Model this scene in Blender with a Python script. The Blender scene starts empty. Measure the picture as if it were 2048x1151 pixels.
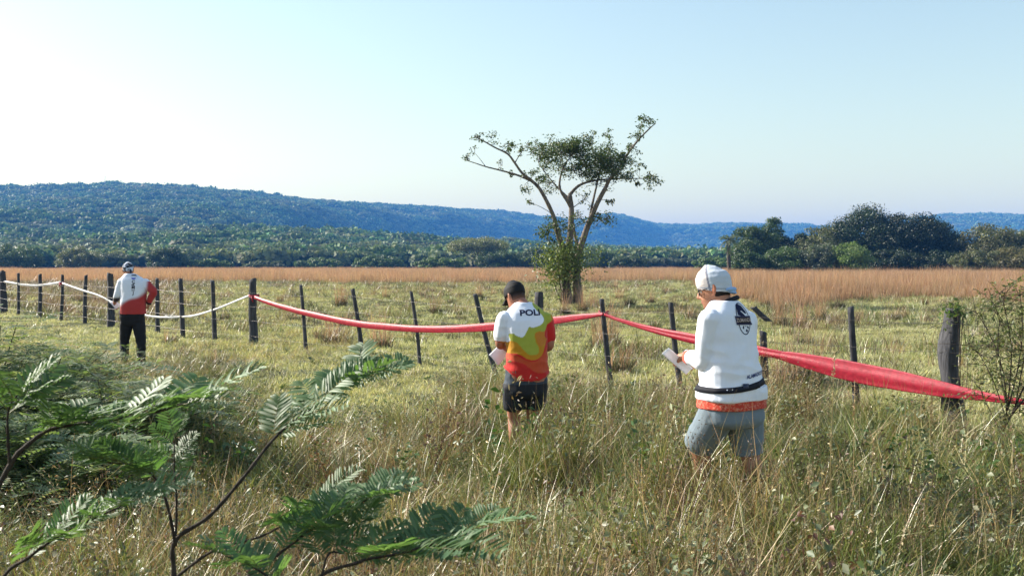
import bpy, bmesh, math, random
import numpy as np
from mathutils import Vector, Matrix, Euler, noise
from mathutils.bvhtree import BVHTree

random.seed(7)
RNG = np.random.default_rng(7)
SC = bpy.context.scene
COL = SC.collection
RAD = math.radians

# ------------------------------------------------------------------ camera, sky, sun, exposure
F = 2000.0          # focal length in photo pixels (2048 wide)
HC = 1.70           # eye height
HY = 530.0          # row of the horizon
cam_d = bpy.data.cameras.new('camera')
cam = bpy.data.objects.new('camera', cam_d)
COL.objects.link(cam)
cam.location = (0, 0, HC)
cam.rotation_euler = (RAD(90), 0, 0)
cam_d.sensor_width = 36.0
cam_d.lens = 36.0 * F / 2048.0
cam_d.shift_y = -(575.5 - HY) / 2048.0
cam_d.clip_start = 0.05
cam_d.clip_end = 20000
cam_d.dof.use_dof = True
cam_d.dof.focus_distance = 9.0
cam_d.dof.aperture_fstop = 9.0
SC.camera = cam

SUN_AZ = RAD(67)     # to the left of the view direction
SUN_EL = RAD(29)
world = bpy.data.worlds.new('World')
SC.world = world
world.use_nodes = True
wn = world.node_tree
for n in list(wn.nodes):
    wn.nodes.remove(n)
sky = wn.nodes.new('ShaderNodeTexSky')
sky.sky_type = 'NISHITA'
sky.sun_disc = False
sky.sun_elevation = SUN_EL
sky.sun_rotation = -SUN_AZ
sky.altitude = 100
sky.air_density = 1.6
sky.dust_density = 0.7
sky.ozone_density = 0.6
bg = wn.nodes.new('ShaderNodeBackground')
bg.inputs['Strength'].default_value = 0.085
wo = wn.nodes.new('ShaderNodeOutputWorld')
wn.links.new(sky.outputs[0], bg.inputs['Color'])
wn.links.new(bg.outputs[0], wo.inputs['Surface'])

sun_d = bpy.data.lights.new('sun', 'SUN')
sun_d.energy = 5.0
sun_d.angle = RAD(0.53)
sun_d.color = (1.0, 0.93, 0.82)
sun = bpy.data.objects.new('sun', sun_d)
COL.objects.link(sun)
sdir = Vector((-math.sin(SUN_AZ) * math.cos(SUN_EL), math.cos(SUN_AZ) * math.cos(SUN_EL), math.sin(SUN_EL)))
sun.rotation_euler = sdir.to_track_quat('Z', 'Y').to_euler()
sun.location = sdir * 300

SC.view_settings.view_transform = 'Standard'
SC.view_settings.look = 'None'
SC.view_settings.gamma = 1.0
SC.view_settings.use_curve_mapping = False
SC.view_settings.exposure = 1.2
SC.cycles.max_bounces = 6
SC.cycles.diffuse_bounces = 3
SC.cycles.glossy_bounces = 2
SC.cycles.transmission_bounces = 4
SC.cycles.transparent_max_bounces = 8
SC.cycles.volume_bounces = 0
SC.cycles.sample_clamp_indirect = 4.0


# ------------------------------------------------------------------ small helpers
def P(px, py, d):
    """photo pixel + forward distance -> world point"""
    return Vector(((px - 1024.0) / F * d, d, HC - (py - HY) / F * d))


def GP(px, d):
    """photo column + distance -> point on the ground"""
    x = (px - 1024.0) / F * d
    return Vector((x, d, gz1(x, d)))


def s2l(r, g, b):
    f = lambda c: (c / 255 / 12.92) if c / 255 <= 0.04045 else ((c / 255 + 0.055) / 1.055) ** 2.4
    return (f(r), f(g), f(b))


def hash2(ix, iy, seed):
    n = (ix * 374761393 + iy * 668265263 + seed * 1442695041) & 0x7fffffff
    n = ((n ^ (n >> 13)) * 1274126177) & 0x7fffffff
    return ((n ^ (n >> 16)) & 0xffff) / 65535.0


def vnoise(x, y, scale, seed=0):
    x = np.asarray(x, float) / scale
    y = np.asarray(y, float) / scale
    ix = np.floor(x).astype(np.int64)
    iy = np.floor(y).astype(np.int64)
    fx = x - ix
    fy = y - iy
    fx = fx * fx * (3 - 2 * fx)
    fy = fy * fy * (3 - 2 * fy)
    a = hash2(ix, iy, seed); b = hash2(ix + 1, iy, seed)
    c = hash2(ix, iy + 1, seed); d = hash2(ix + 1, iy + 1, seed)
    return (a * (1 - fx) + b * fx) * (1 - fy) + (c * (1 - fx) + d * fx) * fy


def fbm(x, y, scale, seed=0, octv=3):
    t = 0; w = 0
    for i in range(octv):
        t = t + vnoise(x, y, scale / 2 ** i, seed + i * 17) * 0.5 ** i
        w += 0.5 ** i
    return t / w


def gz(x, y):
    """height of the near ground: a gently uneven meadow"""
    x = np.asarray(x, float); y = np.asarray(y, float)
    fade = np.clip((120 - y) / 60, 0, 1)
    return ((fbm(x, y, 2.6, 3) - 0.5) * 0.16 + (fbm(x, y, 0.7, 9, 2) - 0.5) * 0.06) * fade


def gz1(x, y):
    return float(gz(np.array([x]), np.array([y]))[0])


def crom(pts, n):
    """Catmull-Rom resampling of a list of tuples / Vectors"""
    a = [np.array(p, float) for p in pts]
    out = []
    m = len(a)
    for i in range(m - 1):
        p0 = a[max(i - 1, 0)]; p1 = a[i]; p2 = a[i + 1]; p3 = a[min(i + 2, m - 1)]
        for k in range(n):
            t = k / n
            out.append(0.5 * ((2 * p1) + (-p0 + p2) * t + (2 * p0 - 5 * p1 + 4 * p2 - p3) * t * t + (-p0 + 3 * p1 - 3 * p2 + p3) * t ** 3))
    out.append(a[-1])
    return out


class MB:
    """collects geometry (vertices, faces, vertex colours) for ONE mesh"""
    def __init__(s):
        s.v = []; s.c = []; s.f = {}; s.n = 0

    def add(s, V, Fc, col):
        V = np.asarray(V, float).reshape(-1, 3)
        s.v.append(V)
        c = np.asarray(col, float)
        if c.ndim == 1:
            c = np.tile(c[:3], (len(V), 1))
        s.c.append(c[:, :3])
        if isinstance(Fc, np.ndarray):
            s.f.setdefault(Fc.shape[1], []).append(Fc + s.n)
        else:
            for f in Fc:
                s.f.setdefault(len(f), []).append(np.array([f]) + s.n)
        s.n += len(V)

    def tube(s, pts, rad, col, seg=6, flat=1.0):
        pts = [Vector(tuple(p)) for p in pts]
        n = len(pts)
        if not hasattr(rad, '__len__'):
            rad = [rad] * n
        V = []
        up = Vector((0.13, 0.21, 0.97))
        t0 = (pts[1] - pts[0]).normalized()
        a = t0.cross(up)
        if a.length < 1e-3:
            a = t0.cross(Vector((1, 0, 0)))
        a.normalize()
        for i in range(n):
            t = (pts[min(i + 1, n - 1)] - pts[max(i - 1, 0)])
            if t.length < 1e-9:
                t = t0
            t.normalize()
            a = (a - t * a.dot(t))
            a.normalize()
            b = t.cross(a)
            for k in range(seg):
                th = 2 * math.pi * k / seg
                V.append(pts[i] + (a * math.cos(th) + b * math.sin(th) * flat) * rad[i])
        Fc = []
        for i in range(n - 1):
            for k in range(seg):
                k2 = (k + 1) % seg
                Fc.append((i * seg + k, i * seg + k2, (i + 1) * seg + k2, (i + 1) * seg + k))
        Fq = np.array(Fc)
        V = np.array([tuple(v) for v in V])
        n0 = s.n
        s.add(V, Fq, col)
        s.f.setdefault(seg, []).append(np.array([list(range(seg))[::-1]]) + n0)
        s.f.setdefault(seg, []).append(np.array([[(n - 1) * seg + k for k in range(seg)]]) + n0)

    def loft(s, rings, col, seg=20, ex=2.0):
        """rings: (centre, axis_a, axis_b) with half-extent vectors; closed solid"""
        V = []
        for c, a, b in rings:
            c = Vector(c); a = Vector(a); b = Vector(b)
            for k in range(seg):
                th = 2 * math.pi * k / seg
                ct, st = math.cos(th), math.sin(th)
                ct = math.copysign(abs(ct) ** (2 / ex), ct); st = math.copysign(abs(st) ** (2 / ex), st)
                V.append(tuple(c + a * ct + b * st))
        n = len(rings)
        Fc = [(i * seg + k, i * seg + (k + 1) % seg, (i + 1) * seg + (k + 1) % seg, (i + 1) * seg + k) for i in range(n - 1) for k in range(seg)]
        n0 = s.n
        s.add(np.array(V), np.array(Fc), col)
        s.f.setdefault(seg, []).append(np.array([list(range(seg))[::-1]]) + n0)
        s.f.setdefault(seg, []).append(np.array([[(n - 1) * seg + k for k in range(seg)]]) + n0)

    def box(s, c, a, b, h, col):
        c, a, b, h = Vector(c), Vector(a), Vector(b), Vector(h)
        V = [tuple(c + a * i + b * j + h * k) for k in (-1, 1) for j in (-1, 1) for i in (-1, 1)]
        s.add(V, [(0, 2, 3, 1), (4, 5, 7, 6), (0, 1, 5, 4), (2, 6, 7, 3), (0, 4, 6, 2), (1, 3, 7, 5)], col)

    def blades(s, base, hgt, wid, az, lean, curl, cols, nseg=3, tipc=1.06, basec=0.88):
        """many grass blades at once (numpy arrays)"""
        n = len(hgt)
        d = np.stack([np.cos(az), np.sin(az), np.zeros(n)], 1)
        side_az = az + RNG.uniform(-1.2, 1.2, n) + math.pi / 2
        sd = np.stack([np.cos(side_az), np.sin(side_az), np.zeros(n)], 1)
        rows = []; crow = []
        pos = base.copy()
        ang = lean.copy()
        for k in range(nseg + 1):
            t = k / nseg
            w = wid * (1 - t) ** 0.7 if k < nseg else wid * 0.0
            w = np.maximum(w, wid * 0.06)
            rows.append((pos - sd * w[:, None] * 0.5, pos + sd * w[:, None] * 0.5))
            crow.append(cols * (basec + (tipc - basec) * t))  # mild shade painted into the blade colour: darker foot, lighter tip
            step = hgt / nseg
            pos = pos + d * (np.sin(ang) * step)[:, None] + np.array([0, 0, 1.0]) * (np.cos(ang) * step)[:, None]
            ang = ang + curl / nseg
        V = np.stack([np.stack(r, 1) for r in rows], 1).reshape(n, -1, 3)     # n, (nseg+1)*2, 3
        C = np.repeat(np.stack(crow, 1), 2, axis=1)
        m = (nseg + 1) * 2
        f = np.array([(2 * k, 2 * k + 1, 2 * k + 3, 2 * k + 2) for k in range(nseg)])
        Fq = (f[None] + (np.arange(n) * m)[:, None, None]).reshape(-1, 4)
        s.add(V.reshape(-1, 3), Fq, C.reshape(-1, 3))

    def leaves(s, pos, nrm, size, cols, ratio=0.5, fold=0.12):
        """rhombic folded leaves; pos n,3 ; nrm n,3 ; size n"""
        n = len(pos)
        r = RNG.normal(size=(n, 3))
        nrm = nrm / (np.linalg.norm(nrm, axis=1, keepdims=True) + 1e-9)
        a = np.cross(nrm, r); a /= (np.linalg.norm(a, axis=1, keepdims=True) + 1e-9)
        b = np.cross(nrm, a)
        S = size[:, None]
        v0 = pos - a * S * 0.5
        v1 = pos + b * S * 0.5 * ratio + nrm * S * fold
        v2 = pos + a * S * 0.5
        v3 = pos - b * S * 0.5 * ratio + nrm * S * fold
        V = np.stack([v0, v1, v2, v3], 1).reshape(-1, 3)
        k = np.arange(n) * 4
        T = np.stack([np.stack([k, k + 1, k + 2], 1), np.stack([k, k + 2, k + 3], 1)], 1).reshape(-1, 3)
        s.add(V, T, np.repeat(cols, 4, axis=0))

    def mesh(s, name, mat=None, smooth=False):
        me = bpy.data.meshes.new(name)
        V = np.concatenate(s.v); C = np.concatenate(s.c)
        loops = []; starts = []; tot = 0
        for k, fl in s.f.items():
            A = np.concatenate(fl)
            loops.append(A.reshape(-1))
            starts.append(tot + np.arange(len(A)) * k)
            tot += A.size
        L = np.concatenate(loops).astype(np.int32); S = np.concatenate(starts).astype(np.int32)
        me.vertices.add(len(V)); me.vertices.foreach_set('co', V.astype(np.float32).ravel())
        me.loops.add(len(L)); me.loops.foreach_set('vertex_index', L)
        me.polygons.add(len(S)); me.polygons.foreach_set('loop_start', S)
        me.update(calc_edges=True)
        at = me.attributes.new('Col', 'FLOAT_COLOR', 'POINT')
        at.data.foreach_set('color', np.concatenate([C, np.ones((len(C), 1))], 1).astype(np.float32).ravel())
        if smooth:
            me.polygons.foreach_set('use_smooth', np.ones(len(S), bool))
        me.validate()
        if mat:
            me.materials.append(mat)
        return me


def new_obj(name, me, parent=None, loc=None):
    o = bpy.data.objects.new(name, me)
    COL.objects.link(o)
    if parent is not None:
        o.parent = parent
        if loc is None:
            o.matrix_parent_inverse = parent_inv(parent)
    if loc is not None:
        o.location = loc
    return o


def parent_inv(p):
    loc, rot, scl = p.location, p.rotation_euler, p.scale
    return (Matrix.LocRotScale(loc, rot.to_quaternion(), scl)).inverted()


def tag(o, label=None, cat=None, group=None, kind=None):
    if label: o['label'] = label
    if cat: o['category'] = cat
    if group: o['group'] = group
    if kind: o['kind'] = kind
    return o


def empty(name, loc, label, cat, group=None):
    o = bpy.data.objects.new(name, None)
    COL.objects.link(o)
    o.empty_display_size = 0.2
    o.location = loc
    return tag(o, label, cat, group)


# ------------------------------------------------------------------ materials
def mat_new(name):
    m = bpy.data.materials.new(name)
    m.use_nodes = True
    nt = m.node_tree
    for n in list(nt.nodes):
        nt.nodes.remove(n)
    return m, nt, nt.nodes.new('ShaderNodeOutputMaterial')


def leaf_mat(name, trans=0.4, rough=0.45, spec=0.4, var=0.35, hue=0.03, tint=(1.0, 1.0, 0.55), tgain=1.5):
    m, nt, out = mat_new(name)
    N, L = nt.nodes.new, nt.links.new
    at = N('ShaderNodeAttribute'); at.attribute_name = 'Col'
    oi = N('ShaderNodeObjectInfo')
    hs = N('ShaderNodeHueSaturation')
    mr = N('ShaderNodeMapRange'); mr.inputs[3].default_value = 1 - var; mr.inputs[4].default_value = 1 + var
    L(oi.outputs['Random'], mr.inputs[0]); L(mr.outputs[0], hs.inputs['Value'])
    m2 = N('ShaderNodeMath'); m2.operation = 'MULTIPLY'; m2.inputs[1].default_value = 7.31
    m3 = N('ShaderNodeMath'); m3.operation = 'FRACT'
    mr2 = N('ShaderNodeMapRange'); mr2.inputs[3].default_value = 0.5 - hue; mr2.inputs[4].default_value = 0.5 + hue
    L(oi.outputs['Random'], m2.inputs[0]); L(m2.outputs[0], m3.inputs[0]); L(m3.outputs[0], mr2.inputs[0]); L(mr2.outputs[0], hs.inputs['Hue'])
    L(at.outputs['Color'], hs.inputs['Color'])
    pb = N('ShaderNodeBsdfPrincipled')
    pb.inputs['Roughness'].default_value = rough
    pb.inputs['Specular IOR Level'].default_value = spec
    L(hs.outputs[0], pb.inputs['Base Color'])
    if trans > 0:
        tr = N('ShaderNodeBsdfTranslucent')
        mx = N('ShaderNodeMix'); mx.data_type = 'RGBA'; mx.blend_type = 'MULTIPLY'; mx.inputs[0].default_value = 1
        mx.inputs[7].default_value = (tint[0] * tgain, tint[1] * tgain, tint[2] * tgain, 1)
        L(hs.outputs[0], mx.inputs[6]); L(mx.outputs[2], tr.inputs['Color'])
        ms = N('ShaderNodeMixShader'); ms.inputs[0].default_value = trans
        L(pb.outputs[0], ms.inputs[1]); L(tr.outputs[0], ms.inputs[2]); L(ms.outputs[0], out.inputs['Surface'])
    else:
        L(pb.outputs[0], out.inputs['Surface'])
    return m


def attr_mat(name, rough=0.8, spec=0.3, bump=0.0, bscale=200.0, sheen=0.0, metallic=0.0, mottling=0.0, mscale=6.0):
    """base colour from the mesh's Col attribute, with fine procedural relief"""
    m, nt, out = mat_new(name)
    N, L = nt.nodes.new, nt.links.new
    at = N('ShaderNodeAttribute'); at.attribute_name = 'Col'
    pb = N('ShaderNodeBsdfPrincipled')
    pb.inputs['Roughness'].default_value = rough
    pb.inputs['Specular IOR Level'].default_value = spec
    pb.inputs['Metallic'].default_value = metallic
    pb.inputs['Sheen Weight'].default_value = sheen
    tc = N('ShaderNodeTexCoord')
    src = at.outputs['Color']
    if mottling > 0:
        nz = N('ShaderNodeTexNoise'); nz.inputs['Scale'].default_value = mscale; nz.inputs['Detail'].default_value = 6
        L(tc.outputs['Object'], nz.inputs['Vector'])
        mr = N('ShaderNodeMapRange'); mr.inputs[1].default_value = 0.3; mr.inputs[2].default_value = 0.7
        mr.inputs[3].default_value = 1 - mottling; mr.inputs[4].default_value = 1 + mottling
        L(nz.outputs['Fac'], mr.inputs[0])
        hs = N('ShaderNodeHueSaturation'); L(src, hs.inputs['Color']); L(mr.outputs[0], hs.inputs['Value'])
        src = hs.outputs[0]
    L(src, pb.inputs['Base Color'])
    if bump > 0:
        nb = N('ShaderNodeTexNoise'); nb.inputs['Scale'].default_value = bscale; nb.inputs['Detail'].default_value = 4
        L(tc.outputs['Object'], nb.inputs['Vector'])
        bp = N('ShaderNodeBump'); bp.inputs['Strength'].default_value = bump; bp.inputs['Distance'].default_value = 0.01
        L(nb.outputs['Fac'], bp.inputs['Height']); L(bp.outputs[0], pb.inputs['Normal'])
    L(pb.outputs[0], out.inputs['Surface'])
    return m


def wood_mat(name, c1, c2, zs=0.12, scale=28.0):
    m, nt, out = mat_new(name)
    N, L = nt.nodes.new, nt.links.new
    tc = N('ShaderNodeTexCoord'); mp = N('ShaderNodeMapping'); mp.inputs['Scale'].default_value = (1, 1, zs)
    L(tc.outputs['Object'], mp.inputs[0])
    nz = N('ShaderNodeTexNoise'); nz.inputs['Scale'].default_value = scale; nz.inputs['Detail'].default_value = 8; nz.inputs['Roughness'].default_value = 0.65
    L(mp.outputs[0], nz.inputs['Vector'])
    cr = N('ShaderNodeValToRGB'); cr.color_ramp.elements[0].position = 0.32; cr.color_ramp.elements[1].position = 0.72
    cr.color_ramp.elements[0].color = (*c1, 1); cr.color_ramp.elements[1].color = (*c2, 1)
    L(nz.outputs['Fac'], cr.inputs[0])
    n2 = N('ShaderNodeTexNoise'); n2.inputs['Scale'].default_value = 4.0; n2.inputs['Detail'].default_value = 4
    L(tc.outputs['Object'], n2.inputs['Vector'])
    hs = N('ShaderNodeHueSaturation'); mr = N('ShaderNodeMapRange'); mr.inputs[3].default_value = 0.6; mr.inputs[4].default_value = 1.5
    L(n2.outputs['Fac'], mr.inputs[0]); L(mr.outputs[0], hs.inputs['Value']); L(cr.outputs[0], hs.inputs['Color'])
    pb = N('ShaderNodeBsdfPrincipled'); pb.inputs['Roughness'].default_value = 0.85; pb.inputs['Specular IOR Level'].default_value = 0.25
    L(hs.outputs[0], pb.inputs['Base Color'])
    bp = N('ShaderNodeBump'); bp.inputs['Strength'].default_value = 0.7; bp.inputs['Distance'].default_value = 0.02
    L(nz.outputs['Fac'], bp.inputs['Height']); L(bp.outputs[0], pb.inputs['Normal'])
    L(pb.outputs[0], out.inputs['Surface'])
    return m


M_GRASS = leaf_mat('grass_blades', 0.22, 0.36, 0.5, 0.30, 0.025)
M_TURF = leaf_mat('turf_blades', 0.33, 0.5, 0.35, 0.28, 0.02)
M_STRAW = leaf_mat('dry_straw', 0.2, 0.38, 0.5, 0.28, 0.015, (1.0, 0.85, 0.6), 1.3)
M_GOLD = leaf_mat('golden_grass', 0.45, 0.6, 0.25, 0.22, 0.012, (1.0, 0.8, 0.55), 1.3)
M_WEED = leaf_mat('weed_leaves', 0.22, 0.45, 0.4, 0.3, 0.03)
M_LEAF = leaf_mat('shrub_leaves', 0.35, 0.5, 0.4, 0.15, 0.01, (0.9, 1.0, 0.45), 1.6)
M_TREE = leaf_mat('tree_leaves', 0.27, 0.45, 0.4, 0.12, 0.01, (0.9, 1.0, 0.4), 1.5)
M_FOREST = leaf_mat('forest_canopy', 0.15, 0.7, 0.2, 0.4, 0.035, (0.9, 1.0, 0.4), 1.3)
M_BARK = wood_mat('pale_bark', (0.07, 0.055, 0.045), (0.26, 0.22, 0.18), 0.25, 14)
M_DBARK = wood_mat('dark_bark', (0.025, 0.02, 0.017), (0.10, 0.08, 0.065), 0.3, 30)
M_POST = wood_mat('weathered_post', (0.02, 0.021, 0.025), (0.095, 0.093, 0.10), 0.1, 40)
M_STEM = wood_mat('shrub_stem', (0.022, 0.017, 0.014), (0.08, 0.06, 0.045), 0.3, 90)

# ------------------------------------------------------------------ ground
def ground_material():
    m, nt, out = mat_new('meadow_soil')
    N, L = nt.nodes.new, nt.links.new
    tc = N('ShaderNodeTexCoord')
    n1 = N('ShaderNodeTexNoise'); n1.inputs['Scale'].default_value = 0.9; n1.inputs['Detail'].default_value = 8; n1.inputs['Roughness'].default_value = 0.7
    L(tc.outputs['Object'], n1.inputs['Vector'])
    cr = N('ShaderNodeValToRGB')
    e = cr.color_ramp.elements
    e[0].position = 0.3; e[0].color = (0.035, 0.032, 0.018, 1)
    e[1].position = 0.7; e[1].color = (0.12, 0.125, 0.045, 1)
    k = e.new(0.5); k.color = (0.07, 0.072, 0.028, 1)
    L(n1.outputs['Fac'], cr.inputs[0])
    n2 = N('ShaderNodeTexNoise'); n2.inputs['Scale'].default_value = 25; n2.inputs['Detail'].default_value = 5
    L(tc.outputs['Object'], n2.inputs['Vector'])
    pb = N('ShaderNodeBsdfPrincipled'); pb.inputs['Roughness'].default_value = 0.95; pb.inputs['Specular IOR Level'].default_value = 0.1
    bp = N('ShaderNodeBump'); bp.inputs['Strength'].default_value = 0.8; bp.inputs['Distance'].default_value = 0.05
    L(n2.outputs['Fac'], bp.inputs['Height']); L(bp.outputs[0], pb.inputs['Normal'])
    L(cr.outputs[0], pb.inputs['Base Color'])
    L(pb.outputs[0], out.inputs['Surface'])
    return m


def grid_mesh(X, Y, Z, name, mat):
    h, w = X.shape
    mb = MB()
    idx = np.arange(h * w).reshape(h, w)
    Fq = np.stack([idx[:-1, :-1], idx[:-1, 1:], idx[1:, 1:], idx[1:, :-1]], -1).reshape(-1, 4)
    mb.add(np.stack([X, Y, Z], -1).reshape(-1, 3), Fq, (0.05, 0.07, 0.03))
    return mb.mesh(name, mat, True)


yy = np.concatenate([np.arange(-12, 40, 0.22), np.geomspace(40, 4700, 70)])
tt = np.linspace(-1, 1, 190)
Y, T = np.meshgrid(yy, tt, indexing='ij')
HW = np.maximum(22, np.abs(Y) * 1.1)
X = T * HW
g = new_obj('ground', grid_mesh(X, Y, gz(X, Y), 'ground', ground_material()))
tag(g, 'flat pasture ground reaching to the foot of the hills', 'ground', kind='structure')

# ------------------------------------------------------------------ hills (terrain in metres)
def ip(px, tab):
    a = np.array(tab, float)
    return np.interp(px, a[:, 0], a[:, 1])


R2Y = [(-500, 392), (-300, 382), (0, 375), (120, 373), (250, 371), (370, 375), (500, 388), (590, 400), (700, 406), (800, 414), (900, 418), (1000, 422), (1060, 430), (1100, 437), (1150, 443), (1178, 440), (1200, 433), (1225, 430), (1260, 436), (1310, 450), (1400, 452), (1440, 448), (1500, 449), (1600, 453), (1680, 456), (1760, 450), (1840, 436), (1900, 431), (2048, 430), (2300, 432), (2600, 440)]
R2D = [(-500, 1500), (0, 1650), (400, 1750), (700, 2150), (1000, 2750), (1225, 3050), (1320, 3300), (1700, 3300), (1840, 2900), (2600, 2700)]
# lower scarp edge in front of the ridge (shaded wall below it)
R3Y = [(-500, 420), (0, 410), (300, 405), (480, 408), (560, 414), (620, 419), (700, 424), (800, 433), (900, 437), (1000, 443), (1060, 449), (1110, 454), (1150, 456), (1190, 444), (1225, 440), (1260, 449), (1310, 461), (1400, 464), (1500, 462), (1700, 466), (1840, 452), (1900, 447), (2048, 446), (2600, 455)]
R3D = [(-500, 1250), (0, 1320), (400, 1380), (560, 1480), (700, 1800), (1000, 2400), (1225, 2750), (1320, 2950), (1700, 3000), (1840, 2600), (2600, 2400)]
R3W = [(-500, 560), (0, 560), (350, 500), (480, 330), (560, 190), (700, 170), (1225, 190), (1320, 220), (1450, 300), (1840, 350), (2600, 350)]
R3B = [(-500, 20), (0, 24), (480, 26), (560, 30), (800, 26), (900, 22), (1300, 16), (1700, 10), (2600, 10)]   # foot height of the wall
# near foothill, left
R1Y = [(-500, 470), (0, 470), (150, 466), (300, 458), (430, 452), (560, 459), (650, 469), (750, 481), (850, 490), (920, 500), (1000, 512), (1100, 522), (1300, 528), (2600, 529)]
R1D = [(-500, 760), (0, 780), (400, 800), (900, 850), (2600, 900)]


def sm(t):
    t = np.clip(t, 0, 1)
    return t * t * (3 - 2 * t)


def hill_z(px, d):
    x = (px - 1024) / F * d
    h2 = (HY - ip(px, R2Y)) / F * ip(px, R2D) + HC - 9
    h3 = (HY - ip(px, R3Y)) / F * ip(px, R3D) + HC - 9
    h1 = (HY - ip(px, R1Y)) / F * ip(px, R1D) + HC - 7
    D1, D2, D3, W3, B3 = ip(px, R1D), ip(px, R2D), ip(px, R3D), ip(px, R3W), ip(px, R3B)
    z1 = np.maximum(h1, 0.0) * sm((d - 360) / (D1 - 360)) * np.where(d > D1, np.clip(1 - 0.35 * sm((d - D1) / 500), 0, 1), 1)
    ft = D3 - W3
    base = B3 * sm((d - 500) / np.maximum(ft - 500, 50))
    z3 = np.where(d < ft, base, base + (h3 - B3) * np.clip((d - ft) / W3, 0, 1) ** 0.9)
    t = np.clip((d - D3) / (D2 - D3), 0, 1)
    z3 = np.where(d > D3, h3 + (h2 - h3) * t ** 0.85, z3)
    z3 = np.where(d > D2, h2 * np.clip(1 - ((d - D2) / 1500) ** 1.5 * 0.8, 0.2, 1), z3)
    z = np.maximum(z1, z3)
    amp = np.clip((d - 420) / 600, 0, 1)
    rough = (fbm(x, d, 260, 41, 3) - 0.5) * 44 + (fbm(x, d, 70, 47, 2) - 0.5) * 9
    front = np.clip((D2 - 40 - d) / 200, 0.15, 1)
    return np.maximum(z + rough * amp * front, 0.0) - 0.5 * np.clip((420 - d) / 60, 0, 1)


def hill_material():
    m, nt, out = mat_new('forest_floor')
    N, L = nt.nodes.new, nt.links.new
    tc = N('ShaderNodeTexCoord')
    n1 = N('ShaderNodeTexNoise'); n1.inputs['Scale'].default_value = 0.08; n1.inputs['Detail'].default_value = 6
    L(tc.outputs['Object'], n1.inputs['Vector'])
    cr = N('ShaderNodeValToRGB')
    cr.color_ramp.elements[0].position = 0.35; cr.color_ramp.elements[0].color = (0.012, 0.022, 0.008, 1)
    cr.color_ramp.elements[1].position = 0.7; cr.color_ramp.elements[1].color = (0.05, 0.07, 0.025, 1)
    L(n1.outputs['Fac'], cr.inputs[0])
    pb = N('ShaderNodeBsdfPrincipled'); pb.inputs['Roughness'].default_value = 1; pb.inputs['Specular IOR Level'].default_value = 0
    L(cr.outputs[0], pb.inputs['Base Color']); L(pb.outputs[0], out.inputs['Surface'])
    return m


pxs = np.linspace(-500, 2560, 420)
ds = np.concatenate([np.linspace(350, 1200, 70), np.linspace(1210, 3500, 190), np.linspace(3550, 4600, 14)])
D_, PX_ = np.meshgrid(ds, pxs, indexing='ij')
hx = (PX_ - 1024) / F * D_
hills = new_obj('hills', grid_mesh(hx, D_, hill_z(PX_, D_), 'hills', hill_material()))
tag(hills, 'long wooded ridge with a steep shaded scarp beyond the pasture', 'hills', kind='structure')


# ------------------------------------------------------------------ scattering of uncountable growth
def scatter(name, label, cat, pts, rot, scl, idx, protos):
    me = bpy.data.meshes.new(name)
    n = len(pts)
    me.vertices.add(n)
    me.vertices.foreach_set('co', np.asarray(pts, np.float32).ravel())
    a = me.attributes.new('rot', 'FLOAT_VECTOR', 'POINT'); a.data.foreach_set('vector', np.asarray(rot, np.float32).ravel())
    a = me.attributes.new('scl', 'FLOAT_VECTOR', 'POINT'); a.data.foreach_set('vector', np.asarray(scl, np.float32).ravel())
    a = me.attributes.new('idx', 'INT', 'POINT'); a.data.foreach_set('value', np.asarray(idx, np.int32))
    me.update()
    o = new_obj(name, me)
    tag(o, label, cat, kind='stuff')
    coll = bpy.data.collections.new(name + '_kinds')
    for i, p in enumerate(protos):
        q = bpy.data.objects.new('%s_%02d' % (name, i), p)
        coll.objects.link(q)
    ng = bpy.data.node_groups.new(name + '_scatter', 'GeometryNodeTree')
    ng.interface.new_socket(name='Geometry', in_out='INPUT', socket_type='NodeSocketGeometry')
    ng.interface.new_socket(name='Geometry', in_out='OUTPUT', socket_type='NodeSocketGeometry')
    N, L = ng.nodes.new, ng.links.new
    gi = N('NodeGroupInput'); go = N('NodeGroupOutput')
    ci = N('GeometryNodeCollectionInfo'); ci.inputs['Collection'].default_value = coll
    ci.inputs['Separate Children'].default_value = True; ci.inputs['Reset Children'].default_value = True
    io = N('GeometryNodeInstanceOnPoints'); io.inputs['Pick Instance'].default_value = True
    def na(nm, tp):
        q = N('GeometryNodeInputNamedAttribute'); q.data_type = tp; q.inputs['Name'].default_value = nm
        return [s for s in q.outputs if s.enabled and s.name == 'Attribute'][0]
    L(gi.outputs[0], io.inputs['Points'])
    L(ci.outputs[0], io.inputs['Instance'])
    L(na('idx', 'INT'), io.inputs['Instance Index'])
    L(na('rot', 'FLOAT_VECTOR'), io.inputs['Rotation'])
    L(na('scl', 'FLOAT_VECTOR'), io.inputs['Scale'])
    L(io.outputs[0], go.inputs[0])
    md = o.modifiers.new('scatter', 'NODES'); md.node_group = ng
    return o


def rnd(a, b, n=None):
    return RNG.uniform(a, b, n)


def pick(cols, n, jit=0.18):
    c = np.array(cols)[RNG.integers(0, len(cols), n)]
    return np.clip(c * rnd(1 - jit, 1 + jit, (n, 1)) * rnd(1 - jit * 0.3, 1 + jit * 0.3, (n, 3)), 0.003, 1)


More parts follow.
